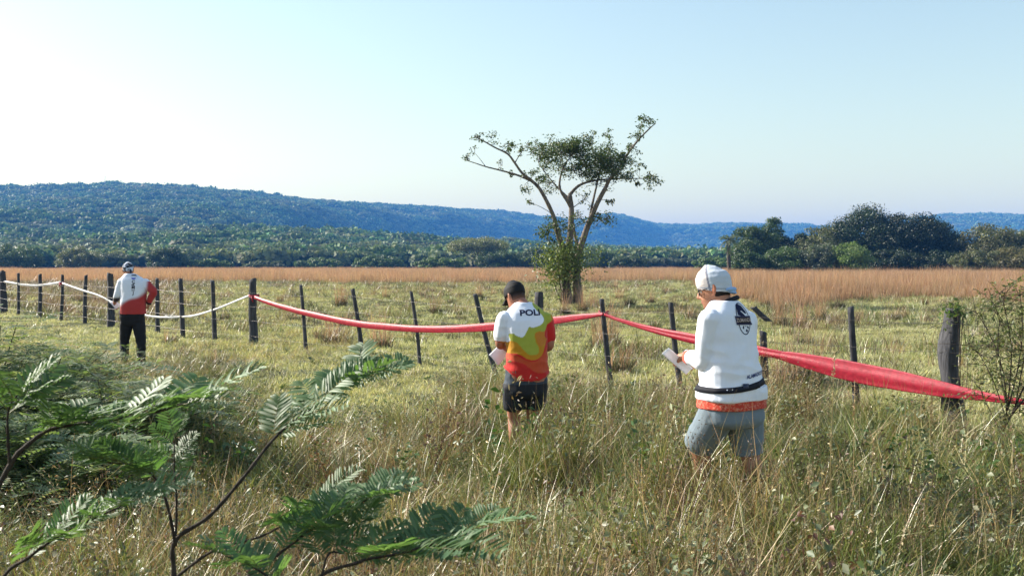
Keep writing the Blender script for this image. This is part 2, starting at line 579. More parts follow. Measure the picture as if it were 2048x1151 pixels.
# ---- prototypes of growth
G_GREEN = [(0.135, 0.176, 0.041), (0.176, 0.209, 0.054), (0.115, 0.155, 0.041), (0.216, 0.223, 0.068)]
G_OLIVE = [(0.175, 0.196, 0.056), (0.238, 0.238, 0.077), (0.133, 0.161, 0.049)]
G_STRAW = [(0.432, 0.348, 0.192), (0.36, 0.264, 0.132), (0.504, 0.42, 0.252), (0.312, 0.204, 0.102)]
G_GOLD = [(0.36, 0.25, 0.165), (0.40, 0.285, 0.20), (0.32, 0.20, 0.135), (0.42, 0.315, 0.235), (0.28, 0.22, 0.14)]
G_BROWN = [(0.13, 0.075, 0.045), (0.17, 0.105, 0.06), (0.10, 0.06, 0.04)]
G_TURF = [(0.431, 0.414, 0.215), (0.522, 0.483, 0.286), (0.339, 0.347, 0.157), (0.599, 0.545, 0.37)]


def disc(n, r):
    a = rnd(0, 2 * math.pi, n); q = r * np.sqrt(rnd(0, 1, n))
    return np.stack([q * np.cos(a), q * np.sin(a), np.zeros(n) - 0.02], 1)


def clump(n, r, h, w, cols, lean, curl, nseg=3, mat=M_GRASS, extra=None, name='grass_clump'):
    mb = MB()
    mb.blades(disc(n, r), rnd(h[0], h[1], n), rnd(w[0], w[1], n), rnd(0, 6.283, n), rnd(lean[0], lean[1], n), rnd(curl[0], curl[1], n), pick(cols, n), nseg)
    if extra:
        extra(mb)
    return mb.mesh(name, mat)


def seedheads(n, r, h, cols):
    def f(mb):
        for i in range(n):
            b = disc(1, r)[0]; az = rnd(0, 6.28); ln = rnd(0.05, 0.4); hh = rnd(h[0], h[1])
            d = Vector((math.cos(az) * math.sin(ln), math.sin(az) * math.sin(ln), math.cos(ln)))
            p0 = Vector(b); p1 = p0 + d * hh
            c = pick(cols, 1)[0]
            mb.blades(np.array([b]), np.array([hh]), np.array([0.004]), np.array([az]), np.array([ln]), np.array([0.15]), np.array([c]), 3, 1.1, 0.8)
            m = 10
            ps = np.array([tuple(p1 - d * hh * 0.16 * rnd(0, 1) + Vector(RNG.normal(size=3)) * 0.012) for _ in range(m)])
            mb.leaves(ps, RNG.normal(size=(m, 3)), rnd(0.008, 0.02, m), pick(cols, m), 0.3)
    return f


def forb(nst, h, leaf, cols, scol, mat, name, bushy=14):
    mb = MB()
    for i in range(nst):
        b = Vector(disc(1, 0.12)[0]); az = rnd(0, 6.28); ln = rnd(0.05, 0.5)
        hh = rnd(h[0], h[1])
        d = Vector((math.cos(az) * math.sin(ln), math.sin(az) * math.sin(ln), math.cos(ln)))
        mb.blades(np.array([tuple(b)]), np.array([hh]), np.array([0.006]), np.array([az]), np.array([ln]), np.array([0.1]), np.array([scol]), 3, 1, 1)
        ps = np.array([tuple(b + d * hh * rnd(0.2, 1.02) + Vector(RNG.normal(size=3)) * 0.018) for _ in range(bushy)])
        nr = RNG.normal(size=(bushy, 3)); nr[:, 2] = np.abs(nr[:, 2]) + 0.6
        mb.leaves(ps, nr, rnd(leaf[0], leaf[1], bushy), pick(cols, bushy), 0.55)
    return mb.mesh(name, mat)


MEADOW = [
    clump(62, 0.16, (0.18, 0.42), (0.006, 0.013), G_GREEN + G_OLIVE, (0.05, 0.8), (0.2, 1.5), 4),
    clump(58, 0.17, (0.15, 0.36), (0.006, 0.014), G_GREEN + G_OLIVE + G_TURF[:1], (0.1, 0.9), (0.3, 1.6), 4),
    clump(56, 0.15, (0.22, 0.5), (0.005, 0.010), G_OLIVE + G_GREEN + G_STRAW[:2], (0.05, 0.8), (0.2, 1.6), 4),
    clump(54, 0.16, (0.14, 0.32), (0.006, 0.013), G_TURF + G_OLIVE + G_GREEN, (0.1, 1.0), (0.3, 1.4), 3),
    clump(36, 0.16, (0.2, 0.5), (0.004, 0.009), G_STRAW + G_OLIVE, (0.05, 1.2), (0.1, 1.6), 4, M_STRAW),
    clump(34, 0.15, (0.2, 0.45), (0.004, 0.008), G_STRAW + G_BROWN, (0.3, 1.35), (0.1, 1.2), 4, M_STRAW),
    clump(30, 0.14, (0.25, 0.5), (0.004, 0.008), G_STRAW + G_OLIVE, (0.05, 0.7), (0.2, 1.2), 4, M_STRAW, seedheads(7, 0.12, (0.35, 0.62), G_STRAW + G_BROWN)),
    clump(34, 0.16, (0.2, 0.4), (0.005, 0.010), G_OLIVE + G_BROWN, (0.1, 0.9), (0.2, 1.0), 3, M_GRASS, seedheads(6, 0.14, (0.3, 0.5), G_BROWN)),
    forb(6, (0.2, 0.42), (0.014, 0.03), G_BROWN + [(0.2, 0.13, 0.06)], (0.12, 0.07, 0.04), M_WEED, 'brown_weed', 26),
    forb(6, (0.15, 0.36), (0.016, 0.036), [(0.05, 0.09, 0.025), (0.075, 0.12, 0.035)], (0.07, 0.07, 0.03), M_WEED, 'green_weed', 22),
    forb(5, (0.2, 0.4), (0.012, 0.03), [(0.15, 0.17, 0.08), (0.20, 0.21, 0.12)], (0.12, 0.10, 0.05), M_WEED, 'grey_weed', 30),
    clump(75, 0.17, (0.3, 0.62), (0.007, 0.014), [(0.06, 0.085, 0.02), (0.085, 0.11, 0.03), (0.12, 0.13, 0.035), (0.2, 0.17, 0.07)], (0.05, 0.9), (0.4, 1.7), 5),
    clump(60, 0.15, (0.3, 0.6), (0.006, 0.012), [(0.075, 0.09, 0.025), (0.11, 0.11, 0.03), (0.26, 0.2, 0.09)], (0.1, 1.0), (0.5, 1.8), 5),
    forb(9, (0.12, 0.3), (0.018, 0.045), [(0.17, 0.20, 0.06), (0.22, 0.24, 0.09), (0.12, 0.16, 0.045)], (0.1, 0.09, 0.04), M_WEED, 'olive_weed', 34),
    forb(10, (0.15, 0.34), (0.012, 0.028), [(0.21, 0.23, 0.085), (0.28, 0.27, 0.13), (0.15, 0.17, 0.055)], (0.15, 0.11, 0.06), M_WEED, 'fine_weed', 46),
    forb(9, (0.2, 0.45), (0.01, 0.024), [(0.05, 0.035, 0.025), (0.09, 0.06, 0.04), (0.14, 0.11, 0.08)], (0.06, 0.045, 0.035), M_WEED, 'twiggy_weed', 40),
    forb(7, (0.2, 0.4), (0.012, 0.03), [(0.13, 0.07, 0.04), (0.2, 0.13, 0.07), (0.16, 0.15, 0.06)], (0.13, 0.08, 0.05), M_WEED, 'rust_weed', 36),
]
TURF = [(0.25, 0.27, 0.10), (0.31, 0.31, 0.13), (0.20, 0.23, 0.075), (0.36, 0.34, 0.17)]


def disc(n, r):
    a = rnd(0, 2 * math.pi, n); q = r * np.sqrt(rnd(0, 1, n))
    return np.stack([q * np.cos(a), q * np.sin(a), np.zeros(n) - 0.02], 1)


def clump(n, r, h, w, cols, lean, curl, nseg=3, mat=M_GRASS, extra=None, name='grass_clump'):
    mb = MB()
    mb.blades(disc(n, r), rnd(h[0], h[1], n), rnd(w[0], w[1], n), rnd(0, 6.283, n), rnd(lean[0], lean[1], n), rnd(curl[0], curl[1], n), pick(cols, n), nseg)
    if extra:
        extra(mb)
    return mb.mesh(name, mat)


def seedheads(n, r, h, cols):
    def f(mb):
        for i in range(n):
            b = disc(1, r)[0]; az = rnd(0, 6.28); ln = rnd(0.05, 0.4); hh = rnd(h[0], h[1])
            d = Vector((math.cos(az) * math.sin(ln), math.sin(az) * math.sin(ln), math.cos(ln)))
            p0 = Vector(b); p1 = p0 + d * hh
            c = pick(cols, 1)[0]
            mb.blades(np.array([b]), np.array([hh]), np.array([0.004]), np.array([az]), np.array([ln]), np.array([0.15]), np.array([c]), 3, 1.1, 0.8)
            m = 10
            ps = np.array([tuple(p1 - d * hh * 0.16 * rnd(0, 1) + Vector(RNG.normal(size=3)) * 0.012) for _ in range(m)])
            mb.leaves(ps, RNG.normal(size=(m, 3)), rnd(0.008, 0.02, m), pick(cols, m), 0.3)
    return f


def forb(nst, h, leaf, cols, scol, mat, name, bushy=14):
    mb = MB()
    for i in range(nst):
        b = Vector(disc(1, 0.12)[0]); az = rnd(0, 6.28); ln = rnd(0.05, 0.5)
        hh = rnd(h[0], h[1])
        d = Vector((math.cos(az) * math.sin(ln), math.sin(az) * math.sin(ln), math.cos(ln)))
        mb.blades(np.array([tuple(b)]), np.array([hh]), np.array([0.006]), np.array([az]), np.array([ln]), np.array([0.1]), np.array([scol]), 3, 1, 1)
        ps = np.array([tuple(b + d * hh * rnd(0.2, 1.02) + Vector(RNG.normal(size=3)) * 0.018) for _ in range(bushy)])
        nr = RNG.normal(size=(bushy, 3)); nr[:, 2] = np.abs(nr[:, 2]) + 0.6
        mb.leaves(ps, nr, rnd(leaf[0], leaf[1], bushy), pick(cols, bushy), 0.55)
    return mb.mesh(name, mat)


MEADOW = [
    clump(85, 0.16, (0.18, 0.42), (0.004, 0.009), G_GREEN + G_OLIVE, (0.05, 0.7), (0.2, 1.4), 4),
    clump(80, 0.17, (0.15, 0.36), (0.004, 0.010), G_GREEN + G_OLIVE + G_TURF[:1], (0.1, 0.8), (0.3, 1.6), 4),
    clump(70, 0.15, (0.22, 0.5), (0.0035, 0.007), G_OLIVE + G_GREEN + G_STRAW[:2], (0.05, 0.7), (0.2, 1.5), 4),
    clump(50, 0.16, (0.16, 0.34), (0.004, 0.009), G_TURF + G_OLIVE, (0.1, 0.9), (0.3, 1.3), 3),
    clump(46, 0.16, (0.2, 0.5), (0.003, 0.006), G_STRAW + G_OLIVE, (0.05, 1.1), (0.1, 1.5), 4, M_STRAW),
    clump(44, 0.15, (0.2, 0.45), (0.003, 0.006), G_STRAW + G_BROWN, (0.2, 1.2), (0.1, 1.2), 4, M_STRAW),
    clump(30, 0.14, (0.25, 0.5), (0.003, 0.006), G_STRAW + G_OLIVE, (0.05, 0.6), (0.2, 1.2), 4, M_STRAW, seedheads(9, 0.12, (0.35, 0.62), G_STRAW + G_BROWN)),
    clump(34, 0.16, (0.2, 0.4), (0.004, 0.007), G_OLIVE + G_BROWN, (0.1, 0.9), (0.2, 1.0), 3, M_GRASS, seedheads(7, 0.14, (0.3, 0.5), G_BROWN)),
    forb(5, (0.2, 0.42), (0.012, 0.028), G_BROWN + [(0.2, 0.13, 0.06)], (0.12, 0.07, 0.04), M_WEED, 'brown_weed', 22),
    forb(5, (0.15, 0.36), (0.018, 0.042), [(0.06, 0.11, 0.03), (0.09, 0.14, 0.04)], (0.09, 0.09, 0.04), M_WEED, 'green_weed', 20),
    forb(4, (0.2, 0.4), (0.014, 0.035), [(0.11, 0.13, 0.06), (0.2, 0.21, 0.12)], (0.12, 0.10, 0.05), M_WEED, 'grey_weed', 24),
]
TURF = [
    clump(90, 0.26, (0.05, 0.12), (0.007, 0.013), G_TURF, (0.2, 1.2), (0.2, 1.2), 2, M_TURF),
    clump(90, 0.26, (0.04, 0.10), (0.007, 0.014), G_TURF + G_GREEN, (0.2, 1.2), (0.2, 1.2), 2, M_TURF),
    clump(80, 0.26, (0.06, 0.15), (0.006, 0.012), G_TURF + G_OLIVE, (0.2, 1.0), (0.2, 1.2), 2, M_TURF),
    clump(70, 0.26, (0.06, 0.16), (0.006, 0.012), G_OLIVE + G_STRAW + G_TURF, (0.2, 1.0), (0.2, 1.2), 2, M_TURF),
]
ROUGH = [
    clump(70, 0.22, (0.15, 0.34), (0.007, 0.014), [(0.045, 0.06, 0.02), (0.06, 0.065, 0.025), (0.09, 0.07, 0.035)], (0.1, 0.9), (0.2, 1.2), 3),
    clump(60, 0.24, (0.18, 0.4), (0.007, 0.012), G_OLIVE + G_BROWN, (0.1, 0.9), (0.2, 1.2), 3),
    clump(60, 0.25, (0.2, 0.5), (0.006, 0.011), G_BROWN + G_STRAW, (0.1, 0.8), (0.1, 1.0), 3, M_STRAW),
    clump(60, 0.22, (0.15, 0.36), (0.007, 0.013), G_GREEN + G_TURF, (0.1, 0.9), (0.2, 1.2), 3),
]
GOLD = [
    clump(90, 0.75, (0.6, 1.15), (0.012, 0.022), G_GOLD, (0.0, 0.28), (0.0, 0.35), 3, M_GOLD),
    clump(90, 0.75, (0.5, 1.0), (0.012, 0.022), G_GOLD + G_STRAW[:2], (0.0, 0.35), (0.0, 0.4), 3, M_GOLD),
    clump(80, 0.75, (0.7, 1.25), (0.01, 0.02), G_GOLD + [(0.33, 0.19, 0.10)], (0.0, 0.3), (0.0, 0.3), 3, M_GOLD),
]


def fence_d(u):
    return 13.17 / (0.88 + u)


def wedge(n, d0, d1, u0=-0.62, u1=0.62, power=1.0):
    """random ground points between two distances inside the seen wedge"""
    t = rnd(0, 1, n)
    d = (d0 ** (1 + power) + t * (d1 ** (1 + power) - d0 ** (1 + power))) ** (1 / (1 + power))
    u = rnd(u0, u1, n)
    return u * d, d, u


def rs(n, s0, s1, tilt=0.12, hs=(0.85, 1.2)):
    rot = np.stack([RNG.normal(0, tilt, n), RNG.normal(0, tilt, n), rnd(0, 6.283, n)], 1)
    s = rnd(s0, s1, n)
    return rot, np.stack([s, s, s * rnd(hs[0], hs[1], n)], 1)


def near_person(x, y, spots):
    m = np.zeros(len(x), bool)
    for (a, b, r) in spots:
        m |= (x - a) ** 2 + (y - b) ** 2 < r * r
    return m


# ---- tall meadow on the camera's side of the fence
def build_meadow():
    x, d, u = wedge(23000, 4.1, 27, -0.75, 0.75, 0.55)
    df = fence_d(u)
    px = u * F + 1024
    tall = 1.12 - 0.045 * d
    tall = tall - 0.45 * sm((px - 430) / 160) * sm((980 - px) / 160) * sm((d - 8.5) / 3.5)   # short turf left of centre
    tall = tall + 0.25 * sm((px - 1000) / 200) * sm((12.5 - d) / 2)
    patch = 0.45 * fbm(x, d, 1.7, 77, 3) + 0.55 * vnoise(x, d, 0.42, 79)
    for (bx, bd) in ((0.07, 8.0), (0.2, 7.6), (1.25, 6.35), (1.55, 6.2), (1.0, 6.6)):
        tall = tall + 0.32 * np.exp(-((x - bx) ** 2 + (d - bd) ** 2) / 0.12)
    hs = np.clip(tall * (2.5 * patch - 0.38), 0.10, 1.4)
    keep = (d < df - 0.15 + 0.6 * (vnoise(x, d, 1.2, 5) - 0.5)) & (rnd(0, 1, len(x)) < np.clip(0.12 + 1.2 * hs, 0.12, 1))
    x, d, u, hs, px = x[keep], d[keep], u[keep], hs[keep], px[keep]
    n = len(x)
    k1 = fbm(x, d, 1.1, 21, 2); k2 = fbm(x, d, 0.9, 31, 2); k3 = fbm(x, d, 1.4, 57, 2)
    r = rnd(0, 1, n)
    idx = np.where(r < 0.22, RNG.integers(0, 4, n), np.where(r < 0.38, RNG.integers(4, 8, n), RNG.choice([8, 9, 9, 10, 10, 13, 13, 14, 14, 15, 16], n)))
    idx = np.where((k1 > 0.64) & (r < 0.5), RNG.choice([4, 5, 6], n), idx)
    idx = np.where((k2 > 0.66) & (r < 0.4), RNG.choice([5, 7, 8], n), idx)
    idx = np.where((k3 > 0.68) & (r < 0.6), RNG.choice([0, 1, 9], n), idx)
    kc = fbm(x, d, 1.0, 101, 2)
    idx = np.where((kc > 0.60) & (d < 12) & (rnd(0, 1, n) < np.where(px > 1050, 0.75, 0.4)), RNG.choice([11, 12], n), idx)
    idx = np.where((d < 6.2) & np.isin(idx, [9, 13]), RNG.choice([10, 14, 2, 16], n), idx)
    near = (x - 1.4) ** 2 + ((d - 6.15) * 1.2) ** 2 < 0.42
    idx = np.where(near, RNG.choice([5, 7, 7, 15, 2], n), idx)
    rot, scl = rs(n, 0.75, 1.3, 0.3)
    scl[:, 2] *= hs * 1.15
    scl[:, :2] *= np.clip(0.7 + hs * 0.4, 0.7, 1.2)[:, None]
    fb = np.isin(idx, [8, 9, 10, 13, 14, 15, 16])
    scl[fb, :2] *= np.where(d[fb] < 7.5, 1.1, 1.35)[:, None]; scl[fb, 2] *= 1.05
    scatter('meadow_grass', 'mixed green and straw coloured meadow grass on the near side of the fence', 'grass', np.stack([x, d, gz(x, d)], 1), rot, scl, idx, MEADOW)


def build_turf():
    # short bright turf on both sides of the fence and out over the pasture
    x1, d1, u1 = wedge(9000, 3.5, 26, -0.7, 0.7, 0.7)
    x2, d2, u2 = wedge(26000, 12, 110, -0.66, 0.66, 0.55)
    x = np.concatenate([x1, x2]); d = np.concatenate([d1, d2])
    n = len(x)
    rot, scl = rs(n, 0.8, 1.2, 0.1)
    far = np.clip(1 + (d - 25) / 60, 1, 2.3)
    scl[:, 0] *= far; scl[:, 1] *= far; scl[:, 2] *= np.clip(far, 1, 1.3) * (0.35 + 0.7 * fbm(x, d, 3.0, 91, 3) + 0.6 * vnoise(x, d, 0.9, 95))
    q = fbm(x, d, 5.0, 63, 3)
    idx = np.where(q > 0.58, RNG.choice([2, 3], n), np.where(q < 0.42, 0, RNG.integers(0, 3, n)))
    scatter('pasture_turf', 'short pale green turf covering the pasture', 'turf', np.stack([x, d, gz(x, d)], 1), rot, scl, idx, TURF)


def build_rough():
    # low darker tufts and brown herbage beyond the fence
    x, d, u = wedge(16000, 12, 105, -0.66, 0.66, 0.5)
    px = u * F + 1024
    df = fence_d(u)
    q = fbm(x, d, 2.2, 15, 3)
    left = sm((520 - px) / 250)
    edge = sm((d - 55) / 30)
    prob = np.clip((q - 0.52) * 7, 0, 1) * 0.7 + 0.07 + 0.55 * left * sm((d - 26) / 8) + 0.25 * edge
    keep = (d > df + 0.2) & (rnd(0, 1, len(x)) < prob)
    x, d, px, left = x[keep], d[keep], px[keep], left[keep]
    n = len(x)
    idx = RNG.choice([0, 1, 3, 3, 2], n)
    idx = np.where((rnd(0, 1, n) < left * 0.8), RNG.choice([1, 2, 2, 0], n), idx)
    rot, scl = rs(n, 0.7, 1.5, 0.1)
    scl[:, 2] *= rnd(0.5, 1.2, n)
    far = np.clip(1 + (d - 30) / 90, 1, 1.8); scl[:, :2] *= far[:, None]
    scatter('rough_herbage', 'low darker tufts and brown herbage scattered over the pasture', 'herbage', np.stack([x, d, gz(x, d)], 1), rot, scl, idx, ROUGH)


def build_gold():
    x1, d1, u1 = wedge(24000, 92, 300, -0.68, 0.68, 0.75)
    k1 = d1 > 100 + 26 * (fbm(x1, d1, 14, 5, 2) - 0.5)
    x2, d2, u2 = wedge(5200, 26, 105, 0.19, 0.68, 0.8)
    px2 = u2 * F + 1024
    st = np.interp(px2, [1400, 1480, 1600, 1750, 1900, 2048, 2300], [75, 46, 40, 47, 50, 44, 36])
    k2 = (d2 > st + 16 * (fbm(x2, d2, 5, 25, 3) - 0.5)) & (rnd(0, 1, len(x2)) < 0.9)
    x = np.concatenate([x1[k1], x2[k2]]); d = np.concatenate([d1[k1], d2[k2]])
    n = len(x)
    rot, scl = rs(n, 0.85, 1.3, 0.05)
    scl[:, 2] *= np.where(d > 95, 0.85, 0.95) * (0.7 + 0.6 * fbm(x, d, 9, 35, 2))
    edge = np.where(d > 95, 1.0, np.clip((d - np.interp(x / d * F + 1024, [1400, 1480, 1600, 1750, 1900, 2048, 2300], [75, 46, 40, 47, 50, 44, 36])) / 14 + 0.45, 0.35, 1))
    scl[:, 2] *= edge
    idx = RNG.integers(0, 3, n)
    scatter('golden_grass', 'tall salmon and golden dry grass in a band across the pasture', 'grass', np.stack([x, d, gz(x, d) * 1.0], 1), rot, scl, idx, GOLD)


# ---- forest on the hills
def canopy_proto(sx, sz, cols, name):
    mb = MB()
    n = 190
    v = RNG.normal(size=(n, 3)); v[:, 2] = np.abs(v[:, 2]) * 0.9 - 0.15
    v /= np.linalg.norm(v, axis=1, keepdims=True)
    ll = np.array([(rnd(-0.5, 0.5), rnd(-0.5, 0.5), rnd(0, 0.4)) for _ in range(5)])
    lob = ll[RNG.integers(0, 5, n)]
    pos = lob + v * rnd(0.45, 0.62, (n, 1))
    pos = pos * np.array([sx, sx, sz])
    nr = v + RNG.normal(size=(n, 3)) * 0.45
    mb.leaves(pos, nr, rnd(0.22, 0.42, n) * sx, pick(cols, n, 0.3), 0.8, 0.1)
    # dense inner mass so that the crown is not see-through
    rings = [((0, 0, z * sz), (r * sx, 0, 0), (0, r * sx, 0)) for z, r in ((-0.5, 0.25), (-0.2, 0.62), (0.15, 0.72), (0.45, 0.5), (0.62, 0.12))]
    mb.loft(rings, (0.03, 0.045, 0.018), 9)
    return mb.mesh(name, M_FOREST)


def build_forest():
    G = [(0.12, 0.18, 0.07), (0.17, 0.22, 0.10), (0.085, 0.135, 0.05)]
    OL = [(0.20, 0.22, 0.11), (0.16, 0.18, 0.085)]
    PA = [(0.30, 0.30, 0.21), (0.25, 0.26, 0.16)]
    protos = [canopy_proto(1.0, 0.75, G, 'a'), canopy_proto(1.0, 0.9, G, 'b'), canopy_proto(1.05, 0.65, OL, 'c'), canopy_proto(1.0, 0.8, OL + G, 'd'), canopy_proto(1.1, 0.6, PA, 'e')]
    px = rnd(-350, 2420, 90000); t = rnd(0, 1, 90000)
    d = (365 ** 1.6 + t * (3500 ** 1.6 - 365 ** 1.6)) ** (1 / 1.6)
    D2 = ip(px, R2D)
    keep = d < D2 + 90
    px, d = px[keep], d[keep]
    x = (px - 1024) / F * d
    z = hill_z(px, d)
    n = len(x)
    sc = rnd(3.8, 8.5, n) * np.clip(0.65 + d / 2200, 0.65, 1.5)
    rot = np.stack([RNG.normal(0, 0.1, n), RNG.normal(0, 0.1, n), rnd(0, 6.28, n)], 1)
    s = np.stack([sc, sc, sc * rnd(0.8, 1.25, n)], 1)
    r = rnd(0, 1, n); pt = fbm(x, d, 60, 83, 2)
    idx = np.where(r < 0.03, 4, np.where(pt > 0.6, 2, np.where(pt > 0.5, 3, RNG.integers(0, 2, n))))
    scatter('hill_forest', 'dense green forest covering the distant hills', 'forest', np.stack([x, d, z + sc * 0.55], 1), rot, s, idx, protos)


build_meadow(); build_turf(); build_rough(); build_gold(); build_forest()


# ------------------------------------------------------------------ haze in the air
def build_haze():
    m, nt, out = mat_new('haze')
    v = nt.nodes.new('ShaderNodeVolumePrincipled')
    v.inputs['Color'].default_value = (0.10, 0.38, 1.0, 1)
    v.inputs['Density'].default_value = 0.00022
    v.inputs['Anisotropy'].default_value = 0.0
    nt.links.new(v.outputs[0], out.inputs['Volume'])
    mb = MB()
    top = float(hill_z(PX_, D_).max()) + 32
    mb.box((0, 1900, top / 2 - 0.75), (6000, 0, 0), (0, 2900, 0), (0, 0, top / 2 + 0.75), (1, 1, 1))
    o = new_obj('haze', mb.mesh('haze', m))
    tag(o, 'blue morning haze lying over the pasture and hills', 'haze', kind='stuff')


HAZE = True
if HAZE:
    build_haze()

# ------------------------------------------------------------------ wire fence
def post_mesh(pts, rads, seed, big):
    """an uneven weathered post following a slightly bent axis"""
    seg = 12 if big else 7
    ax = crom([tuple(p) for p in pts], 6)
    rr = crom([(r,) for r in rads], 6)
    mb = MB()
    V = []
    n = len(ax)
    for i in range(n):
        t = i / (n - 1)
        for k in range(seg):
            th = 2 * math.pi * k / seg
            q = noise.noise(Vector((math.cos(th) * 1.7 + seed * 3.1, math.sin(th) * 1.7, t * (5 if big else 3) + seed)))
            r = rr[i][0] * (1 + (0.28 if big else 0.18) * q) * (0.80 + 0.2 * (abs(math.cos(th + seed)) > 0.4))
            top = 0.0
            if i == n - 1:
                top = 0.02 * noise.noise(Vector((th, seed, 0.3))) + r * 0.35 * math.cos(th + seed * 2)
            V.append((ax[i][0] + math.cos(th) * r, ax[i][1] + math.sin(th) * r, ax[i][2] + top))
    Fq = np.array([(i * seg + k, i * seg + (k + 1) % seg, (i + 1) * seg + (k + 1) % seg, (i + 1) * seg + k) for i in range(n - 1) for k in range(seg)])
    mb.add(V, Fq, (0.1, 0.1, 0.1))
    mb.f.setdefault(seg, []).append(np.array([[(n - 1) * seg + k for k in range(seg)]]))
    return mb.mesh('post', M_POST, True)


fence = empty('wire_fence', GP(505, fence_d((505 - 1024) / F)), 'wire fence of rough grey wooden posts crossing the pasture', 'fence')
# (top px x, y, base px x, radius m, big?)
POSTS = [
    (4, 543, 8, 0.115, 1), (37, 546, 37, 0.05, 0), (80, 548, 79, 0.062, 0), (125, 549, 122, 0.055, 0), (172, 550, 170, 0.055, 0), (220, 547, 221, 0.10, 1),
    (314, 557, 316, 0.055, 0), (361, 558, 366, 0.055, 0), (425, 561, 430, 0.05, 0), (506, 558, 509, 0.085, 1), (602, 570, 613, 0.04, 0), (705, 577, 726, 0.04, 0),
    (822, 582, 841, 0.036, 0), (950, 588, 996, 0.038, 0), (1078, 585, 1082, 0.07, 1), (1203, 598, 1224, 0.037, 0), (1341, 605, 1366, 0.036, 0),
    (1526, 662, 1533, 0.055, 0), (1701, 613, 1716, 0.036, 0), (1905, 618, 1912, 0.115, 1), (2120, 620, 2128, 0.04, 0), (2290, 622, 2296, 0.04, 0),
]
post_xy = []
for i, (tx, ty, bx, r, big) in enumerate(POSTS):
    ub = (bx - 1024) / F
    d = fence_d(ub)
    b = GP(bx, d)
    tp = P(tx, ty, d + 0.02)
    b.z -= 0.06
    mid = (b + tp) / 2 + Vector((rnd(-0.02, 0.02), rnd(-0.02, 0.02), 0))
    if tx == 1905:
        pts = [b, b + (tp - b) * 0.3 + Vector((-0.02, 0, 0)), b + (tp - b) * 0.62 + Vector((-0.06, 0, 0)), tp - Vector((0, 0, 0.1)) , tp]
        rads = [0.118, 0.10, 0.095, 0.082, 0.076]
    else:
        pts = [b, mid, tp]
        rads = [r * 1.1, r, r * 0.9]
    o = new_obj('post', post_mesh(pts, rads, i * 1.37 + 0.5, big), fence)
    post_xy.append((b, tp, d, r))
    if tx == 1905:
        o['label'] = 'thick bulging grey post with a bent back'
# broken dropper hanging askew on the wires
d = fence_d((1520 - 1024) / F) + 0.05
o = new_obj('post', post_mesh([P(1537, 642, d), P(1521, 628, d + 0.01), P(1507, 614, d + 0.02)], [0.042, 0.045, 0.04], 9.3, 0), fence)
o['label'] = 'short broken post hanging askew on the wires'

mW, ntw, outw = mat_new('galvanised_wire')
pbw = ntw.nodes.new('ShaderNodeBsdfPrincipled'); pbw.inputs['Base Color'].default_value = (0.11, 0.10, 0.095, 1); pbw.inputs['Metallic'].default_value = 0.85; pbw.inputs['Roughness'].default_value = 0.4
ntw.links.new(pbw.outputs[0], outw.inputs['Surface'])
pp = sorted(post_xy, key=lambda q: q[0].x)
for hgt in (0.93, 0.70, 0.46, 0.2):
    pts = []
    for (b, tp, d, r) in pp:
        if tp.z < 1.0 and hgt > 0.6:
            continue
        q = b + (tp - b) * (hgt * 1.28 / max(tp.z - b.z, 0.8)) * 0.97
        q = q + Vector((-0.66, -0.75, 0)) * (r + 0.006)
        if pts:
            m = (pts[-1] + q) / 2; m.z -= 0.012
            pts.append(m)
        pts.append(q)
    mb = MB()
    fine = crom([tuple(p) for p in pts], 3)
    mb.tube(fine, [0.005 if p[0] < -7.5 else 0.0018 for p in fine], (0.4, 0.4, 0.4), 5)
    # barbs
    for p in fine[::1]:
        p = Vector(p)
        mb.tube([p + Vector((0, 0, -0.012)), p + Vector((0.008, 0.01, 0.012))], 0.0015, (0.4, 0.4, 0.4), 3)
    new_obj('wire', mb.mesh('wire', mW, True), fence)


# ------------------------------------------------------------------ marking tapes
def ribbon_mat(name, col, trans, rough):
    m, nt, out = mat_new(name)
    N, L = nt.nodes.new, nt.links.new
    tc = N('ShaderNodeTexCoord')
    nz = N('ShaderNodeTexNoise'); nz.inputs['Scale'].default_value = 22; nz.inputs['Detail'].default_value = 6
    L(tc.outputs['Object'], nz.inputs['Vector'])
    mr = N('ShaderNodeMapRange'); mr.inputs[1].default_value = 0.3; mr.inputs[2].default_value = 0.7; mr.inputs[3].default_value = 0.75; mr.inputs[4].default_value = 1.2
    L(nz.outputs['Fac'], mr.inputs[0])
    hs = N('ShaderNodeHueSaturation'); hs.inputs['Color'].default_value = (*col, 1); L(mr.outputs[0], hs.inputs['Value'])
    pb = N('ShaderNodeBsdfPrincipled'); pb.inputs['Roughness'].default_value = rough
    L(hs.outputs[0], pb.inputs['Base Color'])
    n2 = N('ShaderNodeTexNoise'); n2.inputs['Scale'].default_value = 180; n2.inputs['Detail'].default_value = 3
    L(tc.outputs['Object'], n2.inputs['Vector'])
    bp = N('ShaderNodeBump'); bp.inputs['Strength'].default_value = 0.35; bp.inputs['Distance'].default_value = 0.01
    L(n2.outputs['Fac'], bp.inputs['Height']); L(bp.outputs[0], pb.inputs['Normal'])
    tr = N('ShaderNodeBsdfTranslucent'); L(hs.outputs[0], tr.inputs['Color'])
    ms = N('ShaderNodeMixShader'); ms.inputs[0].default_value = trans
    L(pb.outputs[0], ms.inputs[1]); L(tr.outputs[0], ms.inputs[2]); L(ms.outputs[0], out.inputs['Surface'])
    return m


M_RED = ribbon_mat('red_tape', (0.45, 0.018, 0.045), 0.22, 0.42)
M_WHITE = ribbon_mat('white_tape', (0.72, 0.72, 0.72), 0.3, 0.4)


